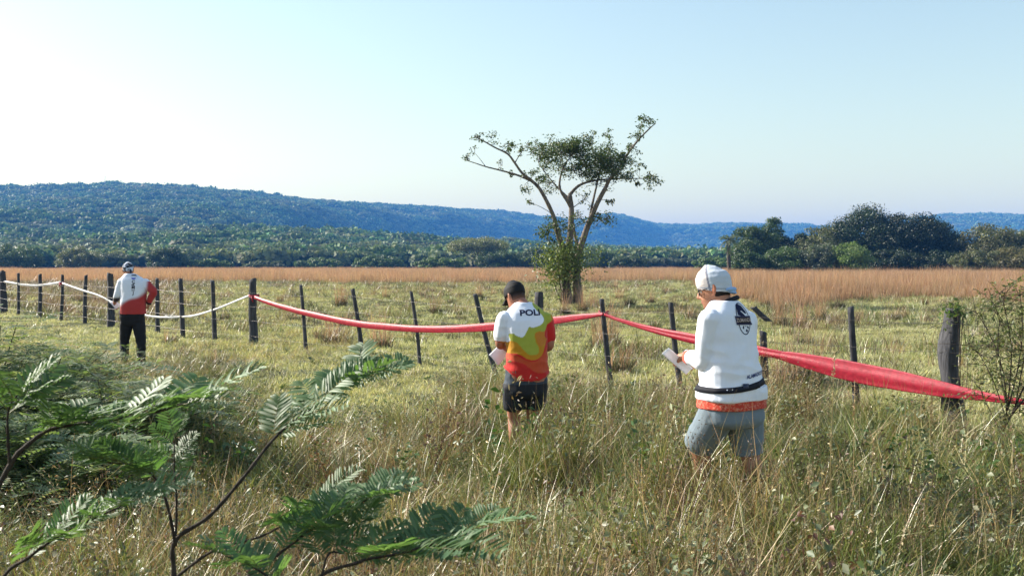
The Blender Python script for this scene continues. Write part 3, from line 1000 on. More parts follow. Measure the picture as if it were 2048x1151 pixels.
def ribbon(mb, keys, off=0.10, folds=5, amp=0.016, seed=0):
    """keys: (px, py_centre, width px, depth shift); a folded band of fabric along the fence"""
    K = crom(keys, 8)
    n = len(K); m = 15
    G = np.zeros((n, m, 3))
    for i, (px, py, w, dd) in enumerate(K):
        d = fence_d((px - 1024) / F) - off + dd
        c = P(px, py, d)
        wm = max(w / F * d, 0.012)
        for j in range(m):
            t = j / (m - 1) - 0.5
            f = amp * (math.sin(t * folds * 6.283 + i * 0.05 + seed) + 0.8 * noise.noise(Vector((i * 0.12, t * 5, seed)))) * min(1.0, wm / 0.08)
            G[i, j] = (c.x + f * 0.4, c.y - f + 0.02 * (t * 2) ** 2, c.z - t * wm + 0.004 * noise.noise(Vector((i * 0.35, j * 0.2, seed + 5))))
    # front and back sheets give the tape a thickness
    th = np.array([0.0012, 0.0016, 0])
    V = np.concatenate([G.reshape(-1, 3), (G + th).reshape(-1, 3)])
    idx = np.arange(n * m).reshape(n, m)
    q = np.stack([idx[:-1, :-1], idx[1:, :-1], idx[1:, 1:], idx[:-1, 1:]], -1).reshape(-1, 4)
    q2 = q[:, ::-1] + n * m
    def rim(a):
        return np.stack([a[:-1], a[1:], a[1:] + n * m, a[:-1] + n * m], -1)
    allf = np.concatenate([q, q2, rim(idx[:, 0])[:, ::-1], rim(idx[:, -1]), rim(idx[0, :]), rim(idx[-1, :])[:, ::-1]])
    mb.add(V, allf, (0.6, 0.05, 0.05))


def knot(mb, px, py, r, dd=0.0):
    d = fence_d((px - 1024) / F)
    c = P(px, py, d + dd)
    for k in range(3):
        zz = (k - 1) * 0.022
        pts = [(c.x + math.cos(a) * (r + 0.012 + 0.004 * k), c.y + math.sin(a) * (r + 0.012), c.z + zz + 0.012 * math.sin(a * 2 + k)) for a in np.linspace(0, 6.283, 17)]
        mb.tube(pts, 0.014, (0.6, 0.05, 0.05), 6)
    mb.tube([c + Vector((-0.02, -r - 0.02, 0.0)), c + Vector((-0.01, -r - 0.05, -0.05)), c + Vector((0.01, -r - 0.04, -0.12))], [0.016, 0.02, 0.012], (0.6, 0.05, 0.05), 6, 0.5)


tape = empty('red_tape', GP(1207, fence_d((1207 - 1024) / F)), 'red fabric marking tape sagging along the fence posts', 'tape')
mb = MB()
ribbon(mb, [(508, 594, 7, 0), (540, 606, 9, 0), (600, 623, 11, -0.02), (700, 645, 13, -0.03), (780, 654, 13.5, -0.04), (850, 658, 13.5, -0.05), (920, 657, 15, -0.05), (985, 653, 17, -0.05), (1060, 646, 16, -0.05), (1120, 639, 15, -0.04), (1175, 632, 11, -0.02), (1206, 628, 6, 0)], 0.30, 1.0, 0.006, 1.0)
new_obj('sagging_span', mb.mesh('sagging_span', M_RED, True), tape)
mb = MB()
ribbon(mb, [(1208, 628, 6, 0), (1240, 640, 8, 0), (1310, 660, 13, -0.02), (1385, 677, 20, -0.03), (1460, 692, 22, -0.05), (1520, 702, 20, -0.06), (1556, 709, 17, -0.06), (1600, 719, 27, -0.06), (1660, 733, 37, -0.06), (1730, 748, 42, -0.06), (1800, 761, 40, -0.08), (1880, 777, 32, -0.1), (1960, 791, 20, -0.1), (2048, 804, 11, -0.1), (2126, 815, 6, 0)], 0.16, 1.6, 0.010, 4.0)
new_obj('descending_span', mb.mesh('descending_span', M_RED, True), tape)
for (px, py, r) in ((508, 592, 0.085), (1207, 627, 0.04), (2124, 815, 0.04)):
    mb = MB(); knot(mb, px, py, r)
    new_obj('knot', mb.mesh('knot', M_RED, True), tape)
mb = MB()
d = fence_d((1556 - 1024) / F) - 0.17
c = P(1556, 709, d)
mb.tube([c + Vector((-0.005, 0, 0.055)), c + Vector((0.0, -0.02, 0.0)), c + Vector((0.004, 0, -0.055))], [0.012, 0.02, 0.012], (0.6, 0.05, 0.05), 6, 0.6)
new_obj('pinch', mb.mesh('pinch', M_RED, True), tape)

wtape = empty('white_tape', GP(500, fence_d((500 - 1024) / F)), 'white marking tape strung low along the posts past the runner in black trousers', 'tape')
for nm, keys in (('sagging_span', [(-120, 545, 4, 0), (-60, 560, 4, 0), (0, 562, 4, 0), (45, 569, 4, 0), (80, 570, 4, 0), (122, 564, 4, 0)]),
                 ('sagging_span', [(124, 566, 4, 0), (160, 579, 4, 0), (195, 590, 4, -0.05), (225, 605, 4, -0.1), (262, 622, 4, -0.1), (300, 632, 4, -0.05), (340, 634, 4, 0), (385, 631, 4, 0), (430, 618, 4, 0), (470, 602, 4, 0), (504, 588, 4, 0)])):
    mb = MB(); ribbon(mb, keys, 0.12, 1.0, 0.008, 2.0)
    new_obj(nm, mb.mesh(nm, M_WHITE, True), wtape)
mb = MB(); knot(mb, 123, 566, 0.055)
o = new_obj('knot', mb.mesh('knot', M_RED, True), wtape); o['label'] = 'red strip knotted round the thin post'


# ------------------------------------------------------------------ the lone tree
def limb_tube(mb, pts, r0, r1, col, seg=8, n=5):
    c = crom([tuple(p) for p in pts], n)
    m = len(c)
    rad = [r0 + (r1 - r0) * (i / (m - 1)) ** 0.62 for i in range(m)]
    rad = [r * (1 + 0.12 * noise.noise(Vector((i * 0.7, r0 * 31, 0)))) for i, r in enumerate(rad)]
    mb.tube(c, rad, col, seg)
    return c


def lone_tree():
    D0 = 42.5
    base = GP(1140, D0)
    t = empty('lone_tree', base, 'tall open-crowned tree with several pale limbs standing alone in the pasture', 'tree')
    Z = lambda x, y, dd=0.0: P(880 + x / 2.74, 220 + y / 2.74, D0 + dd)
    K = F * 2.74
    wd = MB()
    limbs = []
    def L(pts, r0, r1, nm):
        b = MB()
        c = limb_tube(b, [Z(*p) for p in pts], r0, r1, (0.2, 0.17, 0.14), 9)
        new_obj(nm, b.mesh(nm, M_BARK, True), t)
        limbs.append((c, r0, r1))
    L([(712, 1095), (700, 1040), (688, 960), (682, 880), (697, 800), (712, 700), (718, 610, .1), (720, 540, .2), (710, 465, .2)], 0.28, 0.10, 'trunk')
    L([(760, 1095), (755, 1000, .1), (748, 900, .1), (752, 830, .15), (765, 770, .2), (790, 690, .2), (815, 620, .2), (840, 560, .1), (872, 490, -.1), (905, 430, -.2), (930, 380, -.3), (975, 330, -.4), (1010, 270, -.5), (1050, 210, -.6), (1100, 150, -.6), (1150, 100, -.6), (1178, 76, -.6)], 0.24, 0.018, 'trunk')
    L([(697, 800), (660, 715, -.2), (637, 645, -.3), (625, 590, -.4), (590, 510, -.5), (545, 430, -.7), (505, 390, -.8), (450, 345, -1), (410, 290, -1.1), (370, 240, -1.2), (300, 205, -1.3), (230, 165, -1.4), (190, 145, -1.4)], 0.15, 0.018, 'limb')
    L([(505, 390, -.8), (420, 355, -.6), (330, 330, -.4), (250, 310, -.3), (190, 290, -.2), (130, 270, -.1)], 0.06, 0.014, 'limb')
    L([(710, 465, .2), (760, 415, .4), (830, 390, .7), (930, 378, 1.0), (1050, 375, 1.2), (1150, 375, 1.3)], 0.085, 0.015, 'limb')
    L([(720, 540, .2), (695, 495, .1), (665, 450, 0), (655, 400, -.1), (670, 330, -.2), (690, 290, -.3), (740, 230, -.4), (770, 200, -.4)], 0.085, 0.015, 'limb')
    L([(765, 770, .2), (742, 700, .4), (727, 620, .5), (716, 530, .6), (700, 480, .7), (640, 420, .9), (590, 360, 1), (540, 290, 1.1)], 0.10, 0.015, 'limb')
    L([(820, 610, .2), (832, 530, .3), (852, 440, .5), (872, 360, .7), (890, 290, .8), (930, 220, .9), (930, 150, 1.0)], 0.075, 0.012, 'limb')
    L([(625, 590, -.4), (600, 560, -.5), (550, 530, -.6), (490, 505, -.7)], 0.02, 0.008, 'twig')
    L([(728, 535, .2), (770, 505, 0), (815, 480, -.2)], 0.025, 0.009, 'twig')
    L([(720, 665, .1), (760, 630, -.1), (830, 605, -.3), (920, 600, -.4)], 0.025, 0.008, 'twig')
    L([(835, 575, .2), (880, 590, .3), (960, 600, .4)], 0.02, 0.007, 'twig')
    L([(650, 680, -.2), (610, 670, -.3), (560, 700, -.4)], 0.02, 0.008, 'twig')
    L([(410, 290, -1.1), (440, 240, -1.0), (470, 200, -.9)], 0.03, 0.008, 'twig')
    L([(250, 310, -.3), (220, 270, -.2), (190, 235, -.1)], 0.018, 0.006, 'twig')
    L([(872, 490, -.1), (920, 495, -.1), (940, 510, -.1)], 0.018, 0.006, 'twig')
    pts = np.array([p for c, _, _ in limbs for p in c])
    CL = [(560, 230, 55, 1.3), (680, 235, 80, 1.5), (760, 230, 70, 1.5), (860, 285, 85, 1.7), (950, 290, 70, 1.6), (985, 345, 48, 1.5), (800, 285, 60, 1.5), (620, 262, 50, 1.2), (905, 240, 55, 1.3),
          (1110, 72, 38, 1.4), (1080, 150, 28, 1.3), (1050, 212, 30, 1.2), (930, 140, 25, 1.2), (820, 165, 32, 1.3), (1160, 380, 36, 1.8), (1108, 312, 18, 1.7), (1085, 415, 16, 1.7), (935, 505, 20, 1.5), (600, 400, 42, 1.1), (500, 350, 30, .9),
          (550, 375, 34, 1.0), (470, 440, 34, .7), (490, 505, 20, .7), (220, 150, 26, .9), (150, 262, 30, .6), (385, 200, 36, .9), (330, 300, 18, .4), (400, 352, 14, 1.2), (590, 690, 52, 1.3), (650, 640, 55, 1.1), (770, 600, 40, 1.0),
          (925, 597, 40, .7), (865, 585, 36, .9), (790, 480, 34, .7), (1000, 262, 34, 1.1), (1045, 365, 34, .9), (700, 330, 50, .7), (760, 340, 50, .7), (840, 350, 60, 1.0), (500, 230, 40, .6), (290, 150, 30, .5), (440, 230, 30, .6), (640, 200, 40, .8), (880, 400, 40, .6), (570, 310, 40, .7), (190, 235, 24, .4), (730, 200, 50, 1.1), (560, 205, 30, .9)]
    G = [(0.055, 0.085, 0.03), (0.075, 0.105, 0.04), (0.04, 0.065, 0.025), (0.10, 0.12, 0.05)]
    cr = MB()
    tw = MB()
    for (cx, cy, r, den) in CL:
        c0 = np.array(tuple(Z(cx, cy)))
        j = np.argmin(((pts - c0) ** 2 * np.array([1, 0.02, 1])).sum(1))
        q = pts[j]
        R = r / K * D0 * 1.3
        dep = q[1] + rnd(-0.3, 0.3)
        c0 = np.array(tuple(P(880 + cx / 2.74, 220 + cy / 2.74, dep)))
        nt_ = max(4, int(r / 5))
        for k in range(nt_):
            e = c0 + RNG.normal(size=3) * np.array([0.55, 0.8, 0.45]) * R
            a = q if k < 2 else c0 + RNG.normal(size=3) * R * 0.2
            mid = (a + e) / 2 + RNG.normal(size=3) * 0.08 + np.array([0, 0, 0.05])
            tw.tube(crom([tuple(a), tuple(mid), tuple(e)], 3), [0.012, 0.011, 0.010, 0.009, 0.008, 0.007, 0.006], (0.2, 0.17, 0.14), 4)
            nl = int(den * r * 0.62)
            s = rnd(0.25, 1.0, (nl, 1))
            pos = mid + (e - mid) * s + RNG.normal(size=(nl, 3)) * np.array([0.30, 0.4, 0.2]) * min(R, 0.9) * 0.9
            nr = RNG.normal(size=(nl, 3)); nr[:, 2] += 0.9
            cr.leaves(pos, nr, rnd(0.07, 0.15, nl), pick(G, nl, 0.25), 0.5)
    tag(new_obj('twigs', tw.mesh('twigs', M_BARK, True), t), kind='stuff')
    new_obj('crown', cr.mesh('crown', M_TREE), t)
    # the shrub round its foot
    bush('foot_shrub', GP(1126, D0 - 0.4), 1.6, 2.75, 4200, [(0.15, 0.19, 0.055), (0.21, 0.24, 0.08), (0.10, 0.14, 0.04)], 'leafy shrub crowding the foot of the lone tree', 0.13, 6)


def bush(name, loc, w, h, nl, cols, label, size=0.1, lobes=6, group=None, mat=None, ratio=0.55, mesh_cache={}, stem_r=0.02, zmin=0.05, yscale=1.0):
    t = empty(name, loc, label, 'shrub', group)
    st = MB(); fo = MB()
    tips = []
    for k in range(lobes * 2):
        a = rnd(0, 6.283); q = rnd(0.15, 0.8) * w
        tip = np.array([math.cos(a) * q, math.sin(a) * q * yscale, h * rnd(0.45, 0.92) * (1 - 0.35 * (q / w) ** 2)])
        mid = tip * np.array([0.4, 0.4, 0.55]) + RNG.normal(size=3) * 0.04 * h
        b = np.array([rnd(-.08, .08) * w, rnd(-.08, .08) * w, -0.03])
        c = crom([tuple(b), tuple(mid), tuple(tip)], 4)
        st.tube(c, [stem_r * (1 - 0.75 * i / (len(c) - 1)) for i in range(len(c))], (0.1, 0.08, 0.06), 5)
        tips.append((mid, tip))
    per = max(1, nl // len(tips))
    for mid, tip in tips:
        R = h * rnd(0.16, 0.3)
        s = rnd(0, 1.1, (per, 1)) ** 0.7
        p = mid + (tip - mid) * s + RNG.normal(size=(per, 3)) * R * 0.55
        p[:, 2] = np.maximum(p[:, 2], zmin)
        nr = RNG.normal(size=(per, 3)); nr[:, 2] += 0.7
        fo.leaves(p, nr, rnd(0.6, 1.2, per) * size, pick(cols, per, 0.25), ratio)
    new_obj('stems', st.mesh('stems', M_STEM, True), t, loc=(0, 0, 0))
    new_obj('foliage', fo.mesh('foliage', mat or M_TREE), t, loc=(0, 0, 0))
    return t


lone_tree()


# ------------------------------------------------------------------ trees at the far edge of the pasture
def crown_mesh(w, h, nclump, nleaf, lsize, cols, shape='round', low=0.0):
    """clumped foliage in a unit-free crown: half width w, height h, base at z=low"""
    mb = MB(); ends = []
    for k in range(nclump):
        for _ in range(20):
            v = np.array([rnd(-1, 1), rnd(-1, 1), rnd(0, 1)])
            rr = v[0] ** 2 + v[1] ** 2
            if shape == 'umbrella':
                ok = rr < 1 and 0.55 < v[2] < 1 - 0.25 * rr
            elif shape == 'tall':
                ok = rr < (1 - v[2] * 0.7) ** 2 * 1.0
            else:
                ok = rr + ((v[2] - 0.42) / 0.58) ** 2 < 1.0
            if ok:
                break
        c = np.array([v[0] * w, v[1] * w, low + v[2] * (h - low)])
        R = rnd(0.16, 0.34) * min(w, h * 0.6)
        m = int(nleaf * (R / (0.25 * min(w, h * 0.6))) ** 2)
        u = RNG.normal(size=(m, 3)); u /= np.linalg.norm(u, axis=1, keepdims=True)
        p = c + u * R * rnd(0.45, 1.15, (m, 1)) * np.array([1.15, 1.15, 0.75])
        p[:, 2] = np.maximum(p[:, 2], low * 0.6 + 0.1)
        nr = u + RNG.normal(size=(m, 3)) * 0.6; nr[:, 2] += 0.3
        mb.leaves(p, nr, rnd(0.6, 1.3, m) * lsize, np.clip(pick(cols, m, 0.25) * rnd(0.75, 1.25), 0.004, 1), 0.6)
        ends.append(c)
    return mb, ends


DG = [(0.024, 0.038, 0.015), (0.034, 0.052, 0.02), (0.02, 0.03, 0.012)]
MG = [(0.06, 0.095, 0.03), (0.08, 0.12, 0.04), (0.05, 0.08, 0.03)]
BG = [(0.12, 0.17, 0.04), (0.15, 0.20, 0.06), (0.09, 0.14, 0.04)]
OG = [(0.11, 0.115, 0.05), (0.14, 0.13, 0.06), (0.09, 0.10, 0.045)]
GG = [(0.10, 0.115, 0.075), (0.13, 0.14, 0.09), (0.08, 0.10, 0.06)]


def tree(name, px, ytop, wpx, d, cols, label, shape='round', dens=1.0, lsize=None, low=0.06, group=None, ybase=None):
    h = HC - (ytop - HY) / F * d
    w = wpx / F * d * 0.5
    loc = Vector(((px - 1024) / F * d, d, 0))
    t = empty(name, loc, label, 'tree', group)
    ls = lsize or max(0.22, d * 0.0016)
    ncl = int(26 + 10 * max(w, h * 0.5))
    cr, ends = crown_mesh(w, h, int(ncl * 1.5), int(120 * dens), ls, cols, shape, h * low)
    tr = MB()
    th = h * (0.35 if shape != 'umbrella' else 0.5)
    lean = rnd(-0.06, 0.06) * h
    tr.tube(crom([(0, 0, -0.2), (lean * 0.4, 0, th * 0.5), (lean, 0, th)], 4), [h * 0.024, h * 0.022, h * 0.021, h * 0.02, h * 0.019, h * 0.018, h * 0.017, h * 0.016, h * 0.015], (0.1, 0.1, 0.1), 7)
    for e in ends[:14]:
        a = np.array([lean * 0.8, 0, th * rnd(0.5, 0.98)])
        m = (a + e) / 2 + np.array([0, 0, rnd(-0.05, 0.1) * h])
        tr.tube(crom([tuple(a), tuple(m), tuple(e)], 3), [h * 0.010, h * 0.009, h * 0.008, h * 0.0065, h * 0.005, h * 0.004, h * 0.003], (0.1, 0.1, 0.1), 5)
    new_obj('trunk', tr.mesh('trunk', M_DBARK, True), t, loc=(0, 0, 0))
    new_obj('crown', cr.mesh('crown', M_TREE), t, loc=(0, 0, 0))
    return t


# the dark grove on the right
GR = 'trees of the dark grove beyond the golden grass'
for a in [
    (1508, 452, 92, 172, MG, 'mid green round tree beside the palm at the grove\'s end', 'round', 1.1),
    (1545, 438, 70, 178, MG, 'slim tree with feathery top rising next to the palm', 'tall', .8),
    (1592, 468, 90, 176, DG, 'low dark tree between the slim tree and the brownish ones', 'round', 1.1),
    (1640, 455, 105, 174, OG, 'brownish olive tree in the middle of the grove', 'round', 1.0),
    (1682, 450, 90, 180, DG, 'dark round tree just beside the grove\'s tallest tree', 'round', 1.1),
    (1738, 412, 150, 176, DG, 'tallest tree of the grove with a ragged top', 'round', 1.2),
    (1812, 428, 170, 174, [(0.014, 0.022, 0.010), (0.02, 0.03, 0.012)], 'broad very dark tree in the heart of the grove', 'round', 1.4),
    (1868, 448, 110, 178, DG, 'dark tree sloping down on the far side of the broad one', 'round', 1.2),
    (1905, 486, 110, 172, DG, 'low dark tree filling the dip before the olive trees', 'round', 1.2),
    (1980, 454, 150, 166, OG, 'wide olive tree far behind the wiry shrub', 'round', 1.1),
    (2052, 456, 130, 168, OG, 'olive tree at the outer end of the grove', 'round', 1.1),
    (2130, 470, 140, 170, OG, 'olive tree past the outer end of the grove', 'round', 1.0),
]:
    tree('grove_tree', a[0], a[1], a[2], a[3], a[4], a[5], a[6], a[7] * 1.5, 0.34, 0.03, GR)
for a in [(1570, 492, 90, 160, MG, 'mid green bush below the slim grove tree'), (1640, 488, 80, 158, GG, 'grey leaved bush in front of the brownish tree'), (1700, 488, 96, 156, BG, 'bright yellow green bush in front of the tallest tree'),
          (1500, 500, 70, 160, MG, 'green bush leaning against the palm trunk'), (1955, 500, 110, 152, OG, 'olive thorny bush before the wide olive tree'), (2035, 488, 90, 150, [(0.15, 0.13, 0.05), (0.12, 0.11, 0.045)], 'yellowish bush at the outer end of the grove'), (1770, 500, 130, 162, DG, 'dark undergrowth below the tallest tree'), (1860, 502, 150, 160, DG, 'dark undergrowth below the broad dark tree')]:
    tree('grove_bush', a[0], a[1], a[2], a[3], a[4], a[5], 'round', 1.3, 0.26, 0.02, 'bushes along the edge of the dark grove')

# the line of trees across the far side
DG = [(0.07, 0.10, 0.04), (0.09, 0.125, 0.05), (0.055, 0.08, 0.035)]
MG = [(0.10, 0.14, 0.05), (0.13, 0.17, 0.065), (0.08, 0.115, 0.045)]
OG = [(0.16, 0.165, 0.08), (0.19, 0.185, 0.095), (0.13, 0.14, 0.07)]
FT = 'trees along the far side of the pasture'
for a in [
    (28, 491, 110, 290, DG, 'dark spreading far tree behind the thick end post', 'round'), (160, 496, 90, 300, OG, 'olive tree at the far side above the thin fence posts', 'round'), (232, 508, 80, 310, GG, 'pale grey green tree behind the runner with the patterned headscarf', 'umbrella'),
    (335, 496, 78, 295, DG, 'dark round tree standing by itself past the headscarfed runner', 'round'), (420, 517, 90, 300, BG, 'low bright tree beyond the thin posts', 'round'), (530, 520, 90, 305, GG, 'low grey green tree beyond the big red-taped post', 'round'),
    (640, 516, 100, 320, MG, 'small green tree in the middle of the far tree line', 'round'), (760, 512, 110, 320, MG, 'small green tree near the yellow green thicket', 'round'),
    (885, 514, 110, 285, BG, 'yellow green thicket beside the flat-topped tree', 'round'), (955, 477, 118, 300, OG, 'flat-topped umbrella tree in the far tree line', 'umbrella'), (1000, 499, 100, 290, DG, 'dark tree tucked under the flat-topped one', 'round'),
    (1075, 494, 70, 285, DG, 'dark round tree between the flat-topped tree and the lone tree', 'round'), (1195, 496, 90, 290, MG, 'round tree just behind the lone tree\'s foot shrub', 'round'), (1256, 508, 80, 280, DG, 'dense green tree between the lone tree and the capped man', 'round'),
    (1340, 517, 110, 330, GG, 'low grey green tree in the gap before the palm', 'umbrella'), (1425, 514, 80, 260, BG, 'bright green bushy tree behind the white head cover', 'round'), (-90, 492, 120, 290, DG, 'dark far tree past the thick end post', 'round'),
]:
    tree('far_tree', a[0], a[1], a[2], a[3], a[4], a[5], a[6], 1.0, 0.42, 0.02 if a[6] == 'round' else 0.3, FT)


def palm(px, ytop, d, label):
    h = HC - (ytop - HY) / F * d
    t = empty('palm_tree', Vector(((px - 1024) / F * d, d, 0)), label, 'palm')
    tr = MB()
    th = h * 0.80
    n = 24
    tr.tube([(0.05 * math.sin(i * 0.3), 0, -0.2 + (th + 0.2) * i / n) for i in range(n + 1)], [0.34 - 0.1 * i / n + 0.03 * (i % 2) for i in range(n + 1)], (0.1, 0.1, 0.1), 9)
    new_obj('trunk', tr.mesh('trunk', M_DBARK, True), t, loc=(0, 0, 0))
    for k in range(26):
        az = k * 2.399; el = rnd(-0.9, 1.3)
        ln = h * rnd(0.24, 0.32)
        f = MB()
        pts = []
        p = np.array([0, 0, th]); e = el
        for i in range(9):
            pts.append(p.copy())
            p = p + np.array([math.cos(az) * math.cos(e), math.sin(az) * math.cos(e), math.sin(e)]) * ln / 8
            e -= 0.17
        f.tube(pts, [0.05 * (1 - i / 10) for i in range(9)], (0.08, 0.1, 0.04), 4)
        side = np.array([-math.sin(az), math.cos(az), 0])
        for i in range(2, 9):
            for s in (-1, 1):
                for q in range(2):
                    a = pts[i] - (pts[i] - pts[i - 1]) * 0.5 * q
                    tp = a + side * s * ln * 0.26 * (1 - 0.4 * abs(i - 5) / 4) + (pts[i] - pts[i - 1]) * 0.9 + np.array([0, 0, -0.35])
                    w = (pts[i] - pts[i - 1]) * 0.16
                    f.add([a - w, a + w, tp], [(0, 1, 2)], pick([(0.09, 0.12, 0.06), (0.14, 0.17, 0.10)], 1)[0])
        new_obj('frond', f.mesh('frond', M_TREE), t, loc=(0, 0, 0))


palm(1458, 464, 156, 'palm with grey drooping fronds standing at the end of the grove')
palm(1697, 478, 172, 'small fan of palm fronds among the grove bushes')

# radio mast far up on the ridge
dm = 1690.0
xm = (210 - 1024) / F * dm
zm = float(hill_z(np.array([210.0]), np.array([dm]))[0])
mast = empty('radio_mast', (xm, dm, zm), 'thin radio mast rising from the crest of the ridge', 'mast')
M_MAST = attr_mat('mast_steel', 0.6, 0.4)
for k in range(3):
    mb = MB(); a = k * 2.094
    mb.tube([(math.cos(a) * 0.9, math.sin(a) * 0.9, 0), (math.cos(a) * 0.25, math.sin(a) * 0.25, 26)], 0.13, (0.45, 0.42, 0.42), 5)
    new_obj('mast_leg', mb.mesh('mast_leg', M_MAST), mast, loc=(0, 0, 0))
mb = MB()
for i in range(20):
    for k in range(3):
        a = k * 2.094; b = a + 2.094; r0 = 0.9 - 0.65 * i / 20; r1 = 0.9 - 0.65 * (i + 1) / 20
        mb.tube([(math.cos(a) * r0, math.sin(a) * r0, i * 1.3), (math.cos(b) * r1, math.sin(b) * r1, i * 1.3 + 1.3)], 0.07, (0.45, 0.42, 0.42), 4)
new_obj('bracing', mb.mesh('bracing', M_MAST), mast, loc=(0, 0, 0))

# ------------------------------------------------------------------ grass tussocks in the pasture
def tussock_meshes(seed, hgt, gold, wid):
    b = MB()
    n = 240
    b.blades(disc(n, 0.2), rnd(0.18, 0.42, n), rnd(0.010, 0.018, n), rnd(0, 6.283, n), rnd(0.1, 1.1, n), rnd(0.2, 1.2, n), pick([(0.055, 0.06, 0.025), (0.075, 0.08, 0.03), (0.09, 0.07, 0.04), (0.12, 0.10, 0.05)], n), 3)
    g = MB()
    n = gold
    g.blades(disc(n, 0.17), rnd(0.5, 1.0, n) * hgt, rnd(0.6, 1.2, n) * wid, rnd(0, 6.283, n), rnd(0.0, 0.42, n), rnd(0.0, 0.4, n), pick(G_GOLD, n), 3)
    return b.mesh('leaf_base', M_GRASS), g.mesh('dry_stalks', M_GOLD)


TUS = [tussock_meshes(1, 1.15, 85, 0.008), tussock_meshes(2, 0.9, 65, 0.008), tussock_meshes(3, 0.65, 40, 0.010), tussock_meshes(4, 0.5, 14, 0.010)]
# (photo x, row of the foot, size, kind)
TSP = [(682, 612, 1.25, 0), (772, 598, 1.0, 1), (872, 626, 1.15, 1), (815, 624, 1.0, 3), (958, 596, 1.05, 0), (988, 590, 0.9, 1), (660, 690, 0.9, 1), (762, 700, 1.1, 1), (640, 682, .8, 2), (1050, 600, 1.1, 0), (1010, 592, 1.0, 1),
       (1165, 625, 1.15, 0), (1185, 616, 1.0, 0), (1215, 690, 1.35, 0), (1240, 742, 1.1, 2), (1240, 600, 1.0, 1), (1300, 606, 1.1, 1), (1330, 588, 0.9, 2), (1260, 612, 1.0, 3), (1345, 612, .9, 3), (1380, 640, 1.1, 2), (1560, 650, 1.2, 0), (1600, 655, 1.3, 0), (1640, 640, 1.2, 0), (1555, 625, 1.2, 0), (1680, 618, 1.0, 1),
       (1500, 600, 1.1, 0), (1530, 610, 1.1, 0), (1720, 642, 0.9, 2), (1790, 640, 0.8, 3), (1850, 610, 1.0, 2), (1920, 604, 1.0, 2), (1590, 775, 1.3, 1), (1620, 770, 1.2, 2), (1570, 790, 1.1, 2), (560, 605, 0.9, 2), (530, 590, 0.8, 3), (590, 640, .7, 3), (160, 606, 1.1, 2), (120, 612, .9, 3), (190, 600, .9, 2), (335, 600, .9, 3), (400, 610, .8, 3), (450, 640, .7, 3), (700, 596, 0.7, 3), (900, 606, .7, 3), (845, 592, .9, 2), (1420, 600, .9, 2),
       (1205, 700, 1.1, 1), (1130, 628, .9, 0), (1470, 590, 1.0, 1), (1610, 690, .8, 3), (340, 690, .8, 2), (430, 730, .9, 3), (690, 652, .8, 2), (1310, 655, .8, 3), (1060, 640, .7, 3), (920, 640, .6, 3), (1760, 690, .7, 3), (1440, 650, .8, 3), (1230, 575, 1.0, 1), (1290, 572, 1.0, 1), (880, 574, 1.0, 0), (690, 570, 1.0, 0), (740, 572, 1.0, 1), (1100, 572, 1.0, 1)]
MARKS = [(1140, 610, 'the lone tree'), (508, 690, 'the thick post where the red tape begins'), (841, 733, 'the middle of the sagging red tape'), (1082, 764, 'the stout post behind the wave-shirted person'), (1224, 775, 'the leaning post where the red tapes meet'), (1533, 822, 'the short knobby post'), (1716, 815, 'the thin post before the bulging one'), (1912, 870, 'the bulging post'),
         (221, 653, 'the thick post behind the headscarfed person'), (79, 635, 'the thin posts by the white tape'), (366, 672, 'the thin posts beside the headscarfed person'), (726, 716, 'the post leaning over the sagging tape'), (1470, 1040, 'the person with the pale head cover'), (1045, 938, 'the person in black shorts'), (690, 560, 'the edge of the golden grass'), (1260, 565, 'the far golden grass past the lone tree'), (1600, 600, 'the front of the golden grass'), (352, 1500, 'the forked feathery shrub'), (640, 900, 'the arching feathery branch')]


def mark_of(px, py):
    return min(MARKS, key=lambda m: (m[0] - px) ** 2 + (2.2 * (m[1] - py)) ** 2)[2]


lab = {0: 'tall golden grass tussock near ', 1: 'middling golden grass tussock near ', 2: 'low tussock with few dry stalks near ', 3: 'small dark green tussock near '}
for (px, py, s, k) in TSP:
    d = HC * F / (py - HY)
    loc = GP(px, d)
    t = empty('grass_tussock', loc, lab[k] + mark_of(px, py), 'grass tussock', 'grass tussocks in the pasture' if k < 2 else 'low tussocks in the pasture')
    t.rotation_euler = (0, 0, rnd(0, 6.28)); t.scale = (s * rnd(0.9, 1.3), s * rnd(0.9, 1.3), s)
    for nm, me in (('leaf_base', TUS[k][0]), ('dry_stalks', TUS[k][1])):
        new_obj(nm, me, t, loc=(0, 0, 0))


